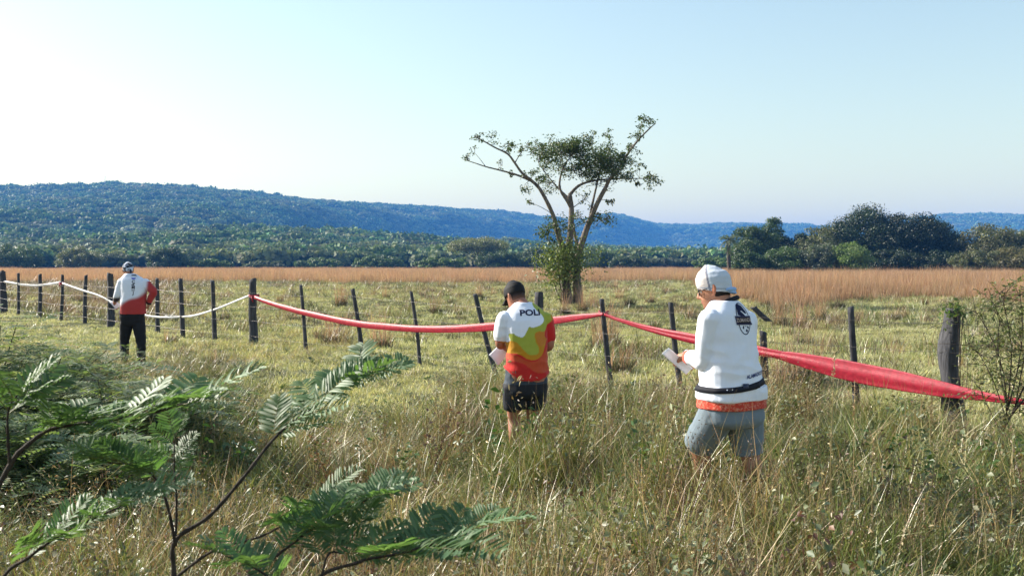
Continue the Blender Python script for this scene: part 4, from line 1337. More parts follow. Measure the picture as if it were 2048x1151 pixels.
# ------------------------------------------------------------------ shrubs with feathery leaves
def pinnate(npair, ln, lw, cols, droop=0.12, name='pinnate_leaf', mat=None):
    """a feathery leaf along +x, upper side +z"""
    mb = MB()
    m = npair
    xs = [i / m for i in range(m + 1)]
    rz = lambda t: -droop * t * t
    mb.tube([(t, 0, rz(t)) for t in xs], [0.009 * (1 - 0.7 * t) for t in xs], (0.17, 0.16, 0.05), 4)
    for i in range(m):
        t = 0.1 + 0.9 * (i + 0.5) / m
        prof = math.sin(math.pi * min(1, (t * 0.85 + 0.12))) ** 0.6
        for s in (-1, 1):
            L = ln * prof * rnd(0.92, 1.06)
            a = s * (1.15 - 0.25 * t) + rnd(-0.12, 0.12)
            d = np.array([math.cos(a), math.sin(a), 0.0])
            q = np.array([-math.sin(a), math.cos(a), 0])
            b = np.array([t, 0, rz(t)])
            up = rnd(-0.15, 0.35)
            w = lw * 0.5
            P0 = b
            mid1 = b + d * L * 0.35 + np.array([0, 0, up * L * 0.4])
            mid2 = b + d * L * 0.75 + np.array([0, 0, up * L * 0.5])
            tip = b + d * L + np.array([0, 0, up * L * 0.35])
            c = pick(cols, 1, 0.15)[0]
            mb.add([P0 - q * w * 0.3, P0 + q * w * 0.3, mid1 - q * w + [0, 0, .012], mid1 + q * w + [0, 0, .012], mid2 - q * w * 0.9 + [0, 0, .01], mid2 + q * w * 0.9 + [0, 0, .01], tip, mid1, mid2], [(0, 7, 2), (0, 1, 7), (1, 3, 7), (2, 7, 8, 4), (7, 3, 5, 8), (4, 8, 6), (8, 5, 6)], c)
    return mb.mesh(name, mat or M_LEAF, True)


PG = [(0.095, 0.16, 0.065), (0.12, 0.19, 0.085), (0.075, 0.135, 0.05)]
FROND = [pinnate(13, 0.42, 0.056, PG), pinnate(11, 0.38, 0.062, PG, 0.2), pinnate(16, 0.38, 0.046, PG, 0.28), pinnate(10, 0.44, 0.07, PG, 0.05)]


def feathery_shrub(root_px, root_d, label, branches):
    root = GP(root_px, root_d)
    t = empty('feathery_shrub', root, label, 'shrub')
    for keys, r0, leaf_from, nleaf, lsz in branches:
        pts = [P(*k) if len(k) == 3 else Vector(k[:3]) for k in keys]
        if keys[0][1] > 1151:
            pts = [root + Vector((rnd(-.02, .02), rnd(-.02, .02), -0.03))] + pts
        c = crom([tuple(p) for p in pts], 7)
        n = len(c)
        mb = MB()
        mb.tube(c, [0.72 * r0 * (1 - 0.72 * i / (n - 1)) * (1 + 0.15 * math.sin(i * 1.9)) for i in range(n)], (0.05, 0.04, 0.03), 7)
        br = new_obj('branch', mb.mesh('branch', M_STEM, True), t)
        nleaf = int(nleaf * 1.9)
        for k in range(nleaf):
            s = leaf_from + (1 - leaf_from) * (k + 0.5) / nleaf
            i = min(int(s * (n - 1)), n - 2)
            p = Vector(c[i]); tg = (Vector(c[i + 1]) - Vector(c[max(i - 1, 0)])).normalized()
            side = tg.cross(Vector((0, 0, 1)))
            if side.length < 0.1:
                side = Vector((1, 0, 0))
            side.normalize()
            sgn = 1 if k % 2 else -1
            last = k >= nleaf - 2
            x = (tg * (1.0 if last else 0.55) + side * sgn * (0.25 if last else rnd(0.5, 1.0)) + Vector((0, 0, rnd(0.0, 0.5))) + Vector((rnd(-.25, .25), rnd(-.25, .25), 0))).normalized()
            up = (Vector((0, 0, 1)) + Vector((rnd(-.5, .5), rnd(-.8, 0.1), 0)))
            y = up.cross(x).normalized(); z = x.cross(y)
            sz = lsz * rnd(0.75, 1.15)
            M = Matrix((x, y, z)).transposed().to_4x4()
            M = Matrix.Translation(p) @ M @ Matrix.Scale(sz, 4)
            o = bpy.data.objects.new('pinnate_leaf', FROND[int(rnd(0, 3.999))])
            COL.objects.link(o)
            o.parent = br
            o.matrix_parent_inverse = parent_inv(t)
            o.matrix_local = parent_inv(t).inverted() @ M if False else M
    return t


feathery_shrub(352, 2.75, 'feathery-leaved shrub with a dark forked stem and a long arching branch', [
    ([(349, 1300, 2.75), (348, 1151, 2.75), (351, 1080, 2.75), (420, 1030, 2.78), (490, 950, 2.82), (545, 880, 2.88), (600, 832, 2.95), (680, 778, 3.05), (745, 745, 3.12)], 0.012, 0.66, 9, 0.17),
    ([(351, 1090, 2.75), (335, 1010, 2.72), (310, 955, 2.7), (270, 930, 2.66), (215, 925, 2.62)], 0.007, 0.5, 6, 0.15),
    ([(351, 1085, 2.75), (353, 1000, 2.78), (348, 930, 2.8), (350, 870, 2.84)], 0.006, 0.5, 5, 0.09),
    ([(356, 1150, 2.72), (430, 1098, 2.7), (520, 1072, 2.66), (580, 1040, 2.64), (640, 1000, 2.62)], 0.007, 0.6, 6, 0.13),
    ([(352, 1260, 2.7), (430, 1200, 2.55), (560, 1105, 2.5), (640, 1045, 2.5), (700, 1012, 2.5), (760, 990, 2.5)], 0.008, 0.5, 8, 0.14),
])
feathery_shrub(-60, 2.6, 'feathery-leaved shrub with long leafy branches in front of the dense thicket', [
    ([(-60, 1300, 2.6), (-30, 1050, 2.6), (20, 930, 2.6), (60, 885, 2.6), (110, 855, 2.6), (200, 842, 2.6), (300, 826, 2.62), (400, 798, 2.65)], 0.013, 0.55, 13, 0.17),
    ([(-60, 1350, 2.4), (0, 1165, 2.4), (60, 1112, 2.38), (120, 1070, 2.36), (200, 1030, 2.36), (270, 1000, 2.36)], 0.009, 0.45, 9, 0.13),
    ([(20, 930, 2.6), (15, 860, 2.58), (20, 810, 2.56), (50, 775, 2.55)], 0.006, 0.5, 5, 0.15),
])
feathery_shrub(640, 2.35, 'low feathery-leaved shrub with big drooping leaves beside the forked shrub', [
    ([(640, 1400, 2.35), (620, 1180, 2.35), (720, 1122, 2.35), (800, 1106, 2.35), (870, 1085, 2.36), (925, 1068, 2.38)], 0.009, 0.5, 9, 0.16),
    ([(630, 1240, 2.3), (560, 1170, 2.25), (500, 1130, 2.22), (450, 1110, 2.2)], 0.006, 0.4, 5, 0.12),
    ([(640, 1200, 2.4), (690, 1100, 2.5), (720, 1050, 2.55)], 0.006, 0.4, 5, 0.12),
])

# the feathery thicket further in on the same side: dense sprays of small leaves
SPRAY = [(0.15, 0.20, 0.09), (0.21, 0.25, 0.13), (0.11, 0.16, 0.065), (0.28, 0.30, 0.19)]


def thicket(px, d, w, h, nspray, label):
    loc = GP(px, d)
    t = empty('thicket_shrub', loc, label, 'shrub', None)
    st = MB(); fo = MB()
    for k in range(13):
        a = rnd(0, 6.283); q = w * rnd(0.1, 0.85)
        tip = np.array([math.cos(a) * q, math.sin(a) * q * 0.8, h * rnd(0.5, 0.98) * (1 - 0.4 * (q / w) ** 2)])
        mid = tip * np.array([0.35, 0.35, 0.6])
        c = crom([(rnd(-.05, .05), rnd(-.05, .05), -0.03), tuple(mid), tuple(tip)], 4)
        st.tube(c, [0.013 * (1 - 0.75 * i / 8) for i in range(9)], (0.1, 0.08, 0.06), 5)
        for j in range(nspray // 13):
            f = rnd(0.25, 1.02)
            b = np.array(c[min(int(f * 8), 8)]) + RNG.normal(size=3) * np.array([0.22, 0.22, 0.12]) * h
            az = rnd(0, 6.283); up = rnd(-0.1, 0.35); L = rnd(0.14, 0.28)
            dx = np.array([math.cos(az), math.sin(az), up]); sdv = np.array([-math.sin(az), math.cos(az), rnd(-.2, .2)])
            m = 9
            tt_ = np.linspace(0.1, 1, m)
            ctr = b + dx * L * tt_[:, None] - np.array([0, 0, 0.35]) * (tt_[:, None] ** 2) * L
            ll = 0.34 * L * np.sin(np.pi * (tt_ * 0.8 + 0.15))
            lw = 0.055 * L
            for s in (-1, 1):
                tipv = ctr + (sdv * s + dx * 0.35) * ll[:, None] + np.array([0, 0, 0.01])
                v = np.stack([ctr - dx * lw, ctr + (tipv - ctr) * 0.5 - dx * lw, tipv, ctr + (tipv - ctr) * 0.5 + dx * lw], 1).reshape(-1, 3)
                fo.add(v, np.arange(m * 4).reshape(m, 4), np.repeat(pick(SPRAY, m, 0.2), 4, 0))
    new_obj('stems', st.mesh('stems', M_STEM, True), t, loc=(0, 0, 0))
    new_obj('foliage', fo.mesh('foliage', M_LEAF), t, loc=(0, 0, 0))


for a in [(-10, 9.2, 1.0, 1.30, 900, 'tall feathery thicket bush below the thin white-taped posts'), (95, 8.8, 0.95, 1.02, 950, 'feathery thicket bush with sunlit tops next to the tall one'), (215, 8.2, 0.95, 0.84, 950, 'broad feathery thicket bush in front of the runner with the headscarf'),
          (320, 8.6, 0.85, 0.70, 750, 'feathery thicket bush at the runner\'s side of the thicket'), (395, 10.2, 0.7, 0.55, 420, 'small outlying thicket bush near the headscarfed runner\'s feet'), (40, 7.0, 0.9, 0.82, 800, 'low dense thicket bush nearest the feathery branches'), (190, 6.6, 0.8, 0.62, 600, 'low thicket bush in deep shade behind the arching leaves'), (-120, 7.6, 1.0, 1.2, 700, 'outermost bush of the feathery thicket'), (150, 12.5, 1.0, 0.75, 500, 'pale thicket bush toward the thick grey fence post')]:
    thicket(*a)

# thin-stemmed shrub by the thick bulging post
def wiry_shrub():
    D0 = 9.2
    root = GP(1998, 9.3)
    t = empty('wiry_shrub', root, 'wiry thin-stemmed shrub with small leaves beside the bulging post', 'shrub')
    st = MB(); fo = MB()
    for keys, r in [([(1996, 880), (2005, 860), (2022, 830), (2046, 800), (2075, 760)], 0.018), ([(2010, 850), (2013, 800), (2000, 720), (1975, 660), (1950, 620)], 0.009), ([(2012, 830), (2020, 760), (2022, 690), (2010, 620), (2000, 585)], 0.009),
                    ([(2015, 820), (2035, 740), (2045, 660), (2040, 590)], 0.008), ([(2010, 830), (1990, 770), (1960, 710), (1935, 690)], 0.006), ([(2025, 825), (2060, 740), (2080, 650), (2085, 560)], 0.009), ([(2012, 810), (1996, 700), (1998, 640), (1985, 600)], 0.006), ([(2000, 860), (1970, 800), (1955, 760)], 0.005), ([(2030, 815), (2050, 700), (2058, 620), (2062, 540)], 0.007)]:
        dj = rnd(-0.25, 0.25)
        m = len(keys)
        pts = [P(k[0], k[1], D0 + dj * i / (m - 1)) for i, k in enumerate(keys)]
        c = crom([tuple(p) for p in pts], 5)
        n = len(c)
        st.tube(c, [r * (1 - 0.7 * i / (n - 1)) for i in range(n)], (0.1, 0.08, 0.06), 5)
        for i in range(5, n):
            for q in range(3):
                a = np.array(c[i]); e = a + RNG.normal(size=3) * np.array([0.13, 0.13, 0.09])
                st.tube([a, (a + e) / 2 + [0, 0, .01], e], [0.003, 0.0025, 0.002], (0.1, 0.08, 0.06), 3)
                k = 6
                pos = a + (e - a) * rnd(0.3, 1.1, (k, 1)) + RNG.normal(size=(k, 3)) * 0.025
                nr = RNG.normal(size=(k, 3)); nr[:, 2] += 0.8
                fo.leaves(pos, nr, rnd(0.022, 0.05, k), pick([(0.12, 0.14, 0.06), (0.09, 0.12, 0.045), (0.16, 0.16, 0.08)], k), 0.5)
    new_obj('stems', st.mesh('stems', M_STEM, True), t)
    new_obj('foliage', fo.mesh('foliage', M_LEAF), t)
    # creeper on the post top
    c0 = P(1912, 622, fence_d((1910 - 1024) / F) - 0.08)
    cr = empty('creeper', GP(1912, fence_d((1910 - 1024) / F)), 'leafy creeper clinging to the top of the bulging post', 'creeper')
    st = MB(); fo = MB()
    base = GP(1918, fence_d((1918 - 1024) / F) - 0.13)
    for k in range(4):
        e = c0 + Vector((rnd(-.1, .12), rnd(-.05, .02), rnd(-.08, .06)))
        st.tube(crom([tuple(base), tuple(base + (e - base) * 0.5 + Vector((rnd(-.04, .06), -0.02, 0))), tuple(e)], 4), 0.003, (0.1, .08, .06), 4)
    n = 75
    pos = np.array(tuple(c0)) + RNG.normal(size=(n, 3)) * np.array([0.075, 0.05, 0.055])
    nr = RNG.normal(size=(n, 3)); nr[:, 1] -= 0.5; nr[:, 2] += 0.6
    fo.leaves(pos, nr, rnd(0.03, 0.065, n), pick([(0.07, 0.11, 0.04), (0.11, 0.14, 0.06)], n), 0.7)
    new_obj('stems', st.mesh('stems', M_STEM, True), cr)
    new_obj('foliage', fo.mesh('foliage', M_LEAF), cr)


wiry_shrub()

# coarse tufts on the near side of the fence
def coarse_tuft():
    b = MB(); n = 330
    b.blades(disc(n, 0.2), rnd(0.3, 0.72, n), rnd(0.006, 0.013, n), rnd(0, 6.283, n), rnd(0.02, 0.8, n), rnd(0.4, 1.8, n), pick([(0.07, 0.10, 0.025), (0.10, 0.13, 0.035), (0.15, 0.16, 0.05), (0.22, 0.19, 0.08), (0.05, 0.065, 0.02)], n), 5)
    g = MB(); n = 60
    g.blades(disc(n, 0.2), rnd(0.35, 0.8, n), rnd(0.004, 0.008, n), rnd(0, 6.283, n), rnd(0.1, 1.2, n), rnd(0.2, 1.5, n), pick(G_STRAW + G_BROWN, n), 4)
    return b.mesh('green_blades', M_GRASS), g.mesh('dead_blades', M_STRAW)


CT = [coarse_tuft(), coarse_tuft(), coarse_tuft()]
CSP = [(1185, 868, 1.0), (1235, 860, 1.15), (1280, 850, .9), (1150, 838, .9), (1585, 835, 1.1), (1625, 830, 1.0), (1600, 905, .9), (1660, 925, 1.0), (1715, 950, .9), (1570, 925, .8), (1790, 880, .9), (1850, 900, 1.0), (1690, 880, .8), (1480, 1040, .9), (1440, 1055, 1.0), (1395, 1040, .9), (1085, 950, .8), (1030, 960, .75), (900, 860, .7), (820, 905, .6), (700, 960, .8), (1250, 1010, .8), (1950, 960, 1.0), (1880, 1010, .9), (1330, 1120, .8), (1600, 1130, .9), (1100, 1110, .8), (560, 860, .7), (480, 800, .6), (990, 800, .6), (1340, 820, .8)]
for i, (px, py, s) in enumerate(CSP):
    loc = GP(px, HC * F / (py - HY))
    t = empty('coarse_tuft', loc, 'coarse arching green grass tuft near ' + mark_of(px, py), 'grass tuft', 'coarse grass tufts in the near meadow')
    t.rotation_euler = (0, 0, rnd(0, 6.28)); t.scale = (s * rnd(0.9, 1.25), s * rnd(0.9, 1.25), s * rnd(0.75, 1.0))
    for nm, me in (('green_blades', CT[i % 3][0]), ('dead_blades', CT[i % 3][1])):
        new_obj(nm, me, t, loc=(0, 0, 0))

# a few single tall dry stalks in the foreground
for (px, py, top) in [(1658, 1148, 700), (1700, 1120, 760), (1742, 1140, 870), (1664, 1100, 860), (1620, 1130, 930), (1500, 690, 560)][:5]:
    d = HC * F / (py - HY)
    b = GP(px, d); tp = P(px + rnd(-6, 16), top, d)
    t = empty('dry_stalk', b, 'single tall straw stalk standing above the meadow beside the near man', 'grass stalk', 'single tall straw stalks')
    mb = MB()
    mb.tube(crom([tuple(b - Vector((0, 0, .03))), tuple((b + tp) / 2 + Vector((rnd(-.02, .02), 0, 0))), tuple(tp)], 5), [0.0032 - 0.0018 * i / 10 for i in range(11)], (0.34, 0.26, 0.12), 5)
    new_obj('stem', mb.mesh('stem', M_STRAW), t)
    mb = MB()
    k = 26
    pos = np.array([tuple(tp - (tp - b) * rnd(0, 0.2)) for _ in range(k)]) + RNG.normal(size=(k, 3)) * 0.006
    mb.leaves(pos, RNG.normal(size=(k, 3)), rnd(0.012, 0.03, k), pick(G_STRAW, k), 0.3)
    new_obj('seed_head', mb.mesh('seed_head', M_STRAW), t)

# ------------------------------------------------------------------ people
M_SKIN = attr_mat('skin', 0.55, 0.4, 0.1, 300, mottling=0.06, mscale=30)
M_CLOTH = attr_mat('cloth', 0.85, 0.2, 0.25, 260, sheen=0.15)
M_DARK = attr_mat('dark_cloth', 0.75, 0.3, 0.2, 240)
M_PLAST = attr_mat('plastic', 0.35, 0.5)
M_PAPER = attr_mat('paper', 0.7, 0.3)
M_PRINT = attr_mat('print', 0.8, 0.2)
SKIN = s2l(176, 124, 98)


def to_solid(mb, voxel, smooth, name):
    """one continuous skin over all the pieces collected in mb"""
    tmp = bpy.data.objects.new('tmp', mb.mesh('tmp'))
    COL.objects.link(tmp)
    m = tmp.modifiers.new('r', 'REMESH'); m.mode = 'VOXEL'; m.voxel_size = voxel; m.adaptivity = 0
    if smooth:
        s = tmp.modifiers.new('s', 'SMOOTH'); s.factor = 0.5; s.iterations = smooth
    dg = bpy.context.evaluated_depsgraph_get()
    me = bpy.data.meshes.new_from_object(tmp.evaluated_get(dg))
    old = tmp.data
    bpy.data.objects.remove(tmp); bpy.data.meshes.remove(old)
    me.name = name
    me.polygons.foreach_set('use_smooth', np.ones(len(me.polygons), bool))
    return me


def mesh_co(me):
    a = np.zeros(len(me.vertices) * 3, np.float32); me.vertices.foreach_get('co', a)
    b = np.zeros(len(me.vertices) * 3, np.float32); me.vertices.foreach_get('normal', b)
    return a.reshape(-1, 3).astype(float), b.reshape(-1, 3).astype(float)


def set_co(me, V):
    me.vertices.foreach_set('co', V.astype(np.float32).ravel()); me.update()


def set_col(me, C, mat):
    for a in list(me.color_attributes):
        me.color_attributes.remove(a)
    at = me.attributes.get('Col')
    if at:
        me.attributes.remove(at)
    at = me.attributes.new('Col', 'FLOAT_COLOR', 'POINT')
    C = np.asarray(C, float)
    if C.ndim == 1:
        C = np.tile(C, (len(me.vertices), 1))
    at.data.foreach_set('color', np.concatenate([C, np.ones((len(C), 1))], 1).astype(np.float32).ravel())
    me.materials.clear(); me.materials.append(mat)


def wrinkle(me, amp, fscale, seed, stretch=(1, 1, 2.2), mask=None):
    V, Nn = mesh_co(me)
    st = Vector(stretch)
    out = np.zeros(len(V))
    for i, v in enumerate(V):
        q = Vector((v[0] * st.x, v[1] * st.y, v[2] * st.z)) * fscale
        out[i] = (1 - 2 * abs(noise.noise(q + Vector((seed, 0, 0))))) * 0.7 + 0.4 * noise.noise(q * 2.1 + Vector((0, seed, 0)))
    if mask is not None:
        out *= mask(V)
    set_co(me, V + Nn * (out * amp)[:, None])


def limb(mb, pts, rads, n=5, seg=14, flat=1.0):
    c = crom([tuple(p) for p in pts], n)
    r = crom([(q,) for q in rads], n)
    # round the ends
    p0, p1 = np.array(c[0]), np.array(c[1]); q0, q1 = np.array(c[-1]), np.array(c[-2])
    d0 = (p0 - p1) / np.linalg.norm(p0 - p1); d1 = (q0 - q1) / np.linalg.norm(q0 - q1)
    ra, rb = r[0][0], r[-1][0]
    C = [p0 + d0 * ra * 0.8, p0 + d0 * ra * 0.5] + c + [q0 + d1 * rb * 0.5, q0 + d1 * rb * 0.8]
    R = [ra * 0.3, ra * 0.8] + [q[0] for q in r] + [rb * 0.8, rb * 0.3]
    mb.tube(C, R, (1, 1, 1), seg, flat)


def axes(yaw):
    f = Vector((-math.sin(yaw), math.cos(yaw), 0))
    r = Vector((math.cos(yaw), math.sin(yaw), 0))
    return f, r


def torso(mb, rings, yaw, n=4, ex=2.3, grow=0.0):
    """rings: (centre Vector, rx, ry) from top to bottom"""
    f, r = axes(yaw)
    K = crom([(*tuple(c), rx + grow, ry + grow) for c, rx, ry in rings], n)
    mb.loft([((k[0], k[1], k[2]), r * k[3], f * k[4]) for k in K], (1, 1, 1), 28, ex)


HEAD_R = [(-.122, .05, .018, .018), (-.112, .045, .040, .042), (-.09, .03, .056, .066), (-.05, .014, .066, .084), (-.01, .0, .073, .093), (.03, -.003, .077, .098), (.065, -.006, .073, .093), (.095, -.010, .057, .073), (.115, -.012, .032, .042), (.122, -.012, .012, .016)]


class Head:
    def __init__(s, centre, yaw, pitch, roll=0.0, scale=1.0):
        s.M = Matrix.Translation(centre) @ Matrix.Rotation(yaw, 4, 'Z') @ Matrix.Rotation(pitch, 4, 'X') @ Matrix.Rotation(roll, 4, 'Y') @ Matrix.Scale(scale, 4)

    def p(s, x, y, z):
        return s.M @ Vector((x, y, z))

    def v(s, x, y, z):
        return s.M.to_3x3() @ Vector((x, y, z))

    def skull(s, mb):
        mb.loft([(s.p(0, yo, z), s.v(rx, 0, 0), s.v(0, ry, 0)) for z, yo, rx, ry in HEAD_R], (1, 1, 1), 24)
        limb(mb, [s.p(0, .088, .012), s.p(0, .104, -.012), s.p(0, .113, -.034)], [.008, .011, .014], 3, 10)
        limb(mb, [s.p(-.012, .098, -.038), s.p(.012, .098, -.038)], [.011, .011], 2, 8)
        limb(mb, [s.p(-.05, .07, .022), s.p(0, .088, .018), s.p(.05, .07, .022)], [.012, .012, .012], 3, 8)      # brow
        limb(mb, [s.p(-.022, .086, -.068), s.p(0, .095, -.066), s.p(.022, .086, -.068)], [.008, .0095, .008], 3, 8)   # lips
        limb(mb, [s.p(-.015, .078, -.1), s.p(.015, .078, -.1)], [.018, .018], 2, 8)
        for q in (-1, 1):   # ears
            pts = [s.p(q * .076, .004, -.036), s.p(q * .083, -.012, -.022), s.p(q * .088, -.022, .004), s.p(q * .086, -.014, .024), s.p(q * .077, .002, .022)]
            limb(mb, pts, [.007, .008, .008, .008, .007], 4, 8)
            limb(mb, [s.p(q * .076, .0, -.01), s.p(q * .079, -.008, .01)], [.012, .012], 2, 8)

    def dome(s, mb, z0, grow, zback=0.0, top=0.0, yshift=0.0, wide=0.0):
        """close-fitting cap from z0 up; zback lowers it at the back"""
        zs = [z0, z0 + .012, .03, .065, .095, .115, .125 + top]
        hz = [q[0] for q in HEAD_R]
        rings = []
        for z in zs:
            yo = np.interp(z, hz, [q[1] for q in HEAD_R]); rx = np.interp(z, hz, [q[2] for q in HEAD_R]); ry = np.interp(z, hz, [q[3] for q in HEAD_R])
            k = grow + top * np.clip(z / .12, 0, 1) * 0.5
            zz = z + top * np.clip(z / .1, 0, 1)
            rings.append((s.p(0, yo + yshift, zz), s.v(rx + k + wide, 0, 0), s.v(0, ry + k, -zback * 0 + (zback if z < 0.02 else zback * 0.4))))
        mb.loft(rings, (1, 1, 1), 28)


def hand(mb, wrist, direction, palm_n, curl, side, sc=1.0, spread=0.06):
    """palm + five separate bent fingers; side +1 = thumb towards +x_local"""
    y = Vector(direction).normalized(); z = Vector(palm_n); z = (z - y * z.dot(y)).normalized(); x = y.cross(z)
    w = Vector(wrist)
    L = lambda a, b, c: w + (x * a + y * b + z * c) * sc
    mb.loft([(L(0, -.01, 0), x * .026 * sc, z * .02 * sc), (L(0, .02, 0), x * .032 * sc, z * .018 * sc), (L(0, .06, 0), x * .041 * sc, z * .016 * sc), (L(0, .088, 0), x * .040 * sc, z * .013 * sc), (L(0, .095, 0), x * .03 * sc, z * .008 * sc)], (1, 1, 1), 14, 2.6)
    for i, (ox, ln) in enumerate(((.031, .072), (.0105, .080), (-.0105, .075), (-.031, .059))):
        ox *= side
        a = 0.2 * curl; p = L(ox, .084, 0); q = [p]
        rr = 0.0085 if i < 3 else 0.0075
        for f, da in ((.45, curl * 0.7), (.32, curl * 0.9), (.23, curl * 0.6)):
            dv = y * math.cos(a) + z * math.sin(a) + x * (ox * spread * 30 * 0.1)
            p = p + dv.normalized() * ln * f * sc
            q.append(p); a += da
        limb(mb, q, [rr * sc * 1.08, rr * sc, rr * sc * .95, rr * sc * .82], 3, 8)
    t0 = L(side * .028, .022, .004); t1 = L(side * .052, .048, .014 + .01 * curl); t2 = L(side * .054, .074, .024 + .016 * curl); t3 = L(side * .046, .094, .032 + .02 * curl)
    limb(mb, [t0, t1, t2, t3], [.013 * sc, .0115 * sc, .0098 * sc, .0082 * sc], 3, 8)


def shoe(mb, ankle, heel_z, toe_dir, sc=1.0, pitch=0.0):
    f = Vector(toe_dir).normalized(); r = Vector((f.y, -f.x, 0)); u = Vector((0, 0, 1))
    f2 = (f * math.cos(pitch) - u * math.sin(pitch)); u2 = (u * math.cos(pitch) + f * math.sin(pitch))
    a = Vector(ankle)
    rows = [(-.075, .03, .028, .034), (-.06, .035, .036, .045), (-.02, .03, .038, .048), (.04, .012, .042, .04), (.10, 0, .047, .03), (.15, -.006, .043, .024), (.178, -.008, .028, .018), (.188, -.01, .01, .01)]
    base = a - u * 0.075
    mb.loft([(base + f2 * q[0] + u2 * (q[1] + 0.02) * 1.0, r * q[2], u2 * q[3]) for q in rows], (1, 1, 1), 16, 2.6)
    limb(mb, [base + u2 * 0.06 - f2 * 0.03, a + u2 * 0.03 - f2 * 0.03], [.042, .038], 2, 12)


def part(name, me, parent, col=None, mat=None, label=None):
    if col is not None:
        set_col(me, col, mat)
    o = new_obj(name, me, parent)
    if label: o['label'] = label
    return o


def bvh_of(me):
    V, _ = mesh_co(me)
    return BVHTree.FromPolygons([Vector(v) for v in V], [tuple(p.vertices) for p in me.polygons])


def band(bvh, centre, yaw, zf, hgt, thick, a0=0, a1=360, n=72, rmax=0.5, taper=0.0):
    """a strap laid round a body, following its surface"""
    f, r = axes(yaw)
    mb = MB(); rows = []
    full = (a1 - a0) >= 360
    k = n if full else n + 1
    for i in range(k):
        a = RAD(a0 + (a1 - a0) * i / n)
        dr = r * math.cos(a) + f * math.sin(a)
        zc = zf(a)
        ring = []
        for e in (0.5, -0.5):
            o = Vector((centre.x, centre.y, zc + e * hgt))
            h = bvh.ray_cast(o + dr * rmax, -dr, rmax)
            p = h[0] if h[0] is not None else o + dr * 0.15
            ring.append((p + dr * 0.002, p + dr * (0.002 + thick)))
        rows.append((ring[0][0], ring[0][1], ring[1][1], ring[1][0]))
    V = [tuple(q) for rw in rows for q in rw]
    Fc = []
    for i in range(k if full else k - 1):
        j = (i + 1) % k
        for m in range(4):
            m2 = (m + 1) % 4
            Fc.append((i * 4 + m, j * 4 + m, j * 4 + m2, i * 4 + m2))
    mb.add(V, np.array(Fc), (1, 1, 1))
    if not full:
        mb.f.setdefault(4, []).append(np.array([[0, 1, 2, 3]])); mb.f[4].append(np.array([[(k - 1) * 4 + q for q in (3, 2, 1, 0)]]))
    return mb


def flat_shape(polys):
    """list of 2-D polygons -> list of (verts2d, faces)"""
    return [([Vector((x, y)) for x, y in p], [tuple(range(len(p)))]) for p in polys]


def text_shape(txt, size, bold=0.0, shear=0.0, sx=1.0):
    cu = bpy.data.curves.new('t', 'FONT')
    cu.body = txt; cu.size = size; cu.offset = bold; cu.shear = shear; cu.align_x = 'CENTER'; cu.align_y = 'CENTER'; cu.resolution_u = 3
    ob = bpy.data.objects.new('t', cu); COL.objects.link(ob)
    dg = bpy.context.evaluated_depsgraph_get()
    me = bpy.data.meshes.new_from_object(ob.evaluated_get(dg))
    V = [Vector((v.co.x * sx, v.co.y)) for v in me.vertices]
    Fc = [tuple(p.vertices) for p in me.polygons]
    bpy.data.objects.remove(ob); bpy.data.curves.remove(cu); bpy.data.meshes.remove(me)
    return [(V, Fc)]


def decal(mb, shapes, bvh, org, ux, uy, dr, col, lift=0.0025, ang=0.0):
    """press flat print onto a body along dr"""
    ca, sa = math.cos(ang), math.sin(ang)
    for V2, Fc in shapes:
        bm = bmesh.new()
        vs = [bm.verts.new((v.x * ca - v.y * sa, v.x * sa + v.y * ca, 0)) for v in V2]
        for fc in Fc:
            try:
                bm.faces.new([vs[i] for i in fc])
            except ValueError:
                pass
        bmesh.ops.triangulate(bm, faces=bm.faces[:])
        for _ in range(4):
            long = [e for e in bm.edges if e.calc_length() > 0.014]
            if not long:
                break
            bmesh.ops.subdivide_edges(bm, edges=long, cuts=1)
            bmesh.ops.triangulate(bm, faces=bm.faces[:])
        bm.verts.ensure_lookup_table(); bm.verts.index_update()
        out = []
        for v in bm.verts:
            o = org + ux * v.co.x + uy * v.co.y
            h = bvh.ray_cast(o - dr * 0.5, dr, 1.2)
            p = h[0] if h[0] is not None else o
            out.append(tuple(p - dr * lift))
        mb.add(out, [tuple(v.index for v in f.verts) for f in bm.faces], col)
        bm.free()


def sheet(corners, th, curl, name, nx=10, ny=6):
    """a sheet of paper (thin solid) with a bend"""
    a, b, c, d = [np.array(tuple(q)) for q in corners]
    n = np.cross(b - a, d - a); n /= np.linalg.norm(n)
    mb = MB(); G = []
    for i in range(nx + 1):
        for j in range(ny + 1):
            s, t = i / nx, j / ny
            G.append((a * (1 - s) + b * s) * (1 - t) + (d * (1 - s) + c * s) * t + n * curl * (math.sin(math.pi * s) * 0.8 + 0.2 * math.sin(5 * t)))
    G = np.array(G); m = len(G)
    idx = np.arange(m).reshape(nx + 1, ny + 1)
    q = np.stack([idx[:-1, :-1], idx[1:, :-1], idx[1:, 1:], idx[:-1, 1:]], -1).reshape(-1, 4)
    rim = lambda e: np.stack([e[:-1], e[1:], e[1:] + m, e[:-1] + m], -1)
    mb.add(np.concatenate([G, G - n * th]), np.concatenate([q, q[:, ::-1] + m, rim(idx[:, 0])[:, ::-1], rim(idx[:, -1]), rim(idx[0])[:, :], rim(idx[-1])[:, ::-1]]), (0.8, 0.8, 0.8))
    return mb.mesh(name, M_PAPER)


def ipoly(poly, X, Y):
    """vectorised point in polygon"""
    p = np.array(poly, float); n = len(p)
    ins = np.zeros(len(X), bool); j = n - 1
    for i in range(n):
        xi, yi = p[i]; xj, yj = p[j]
        c = ((yi > Y) != (yj > Y)) & (X < (xj - xi) * (Y - yi) / (yj - yi + 1e-12) + xi)
        ins ^= c; j = i
    return ins


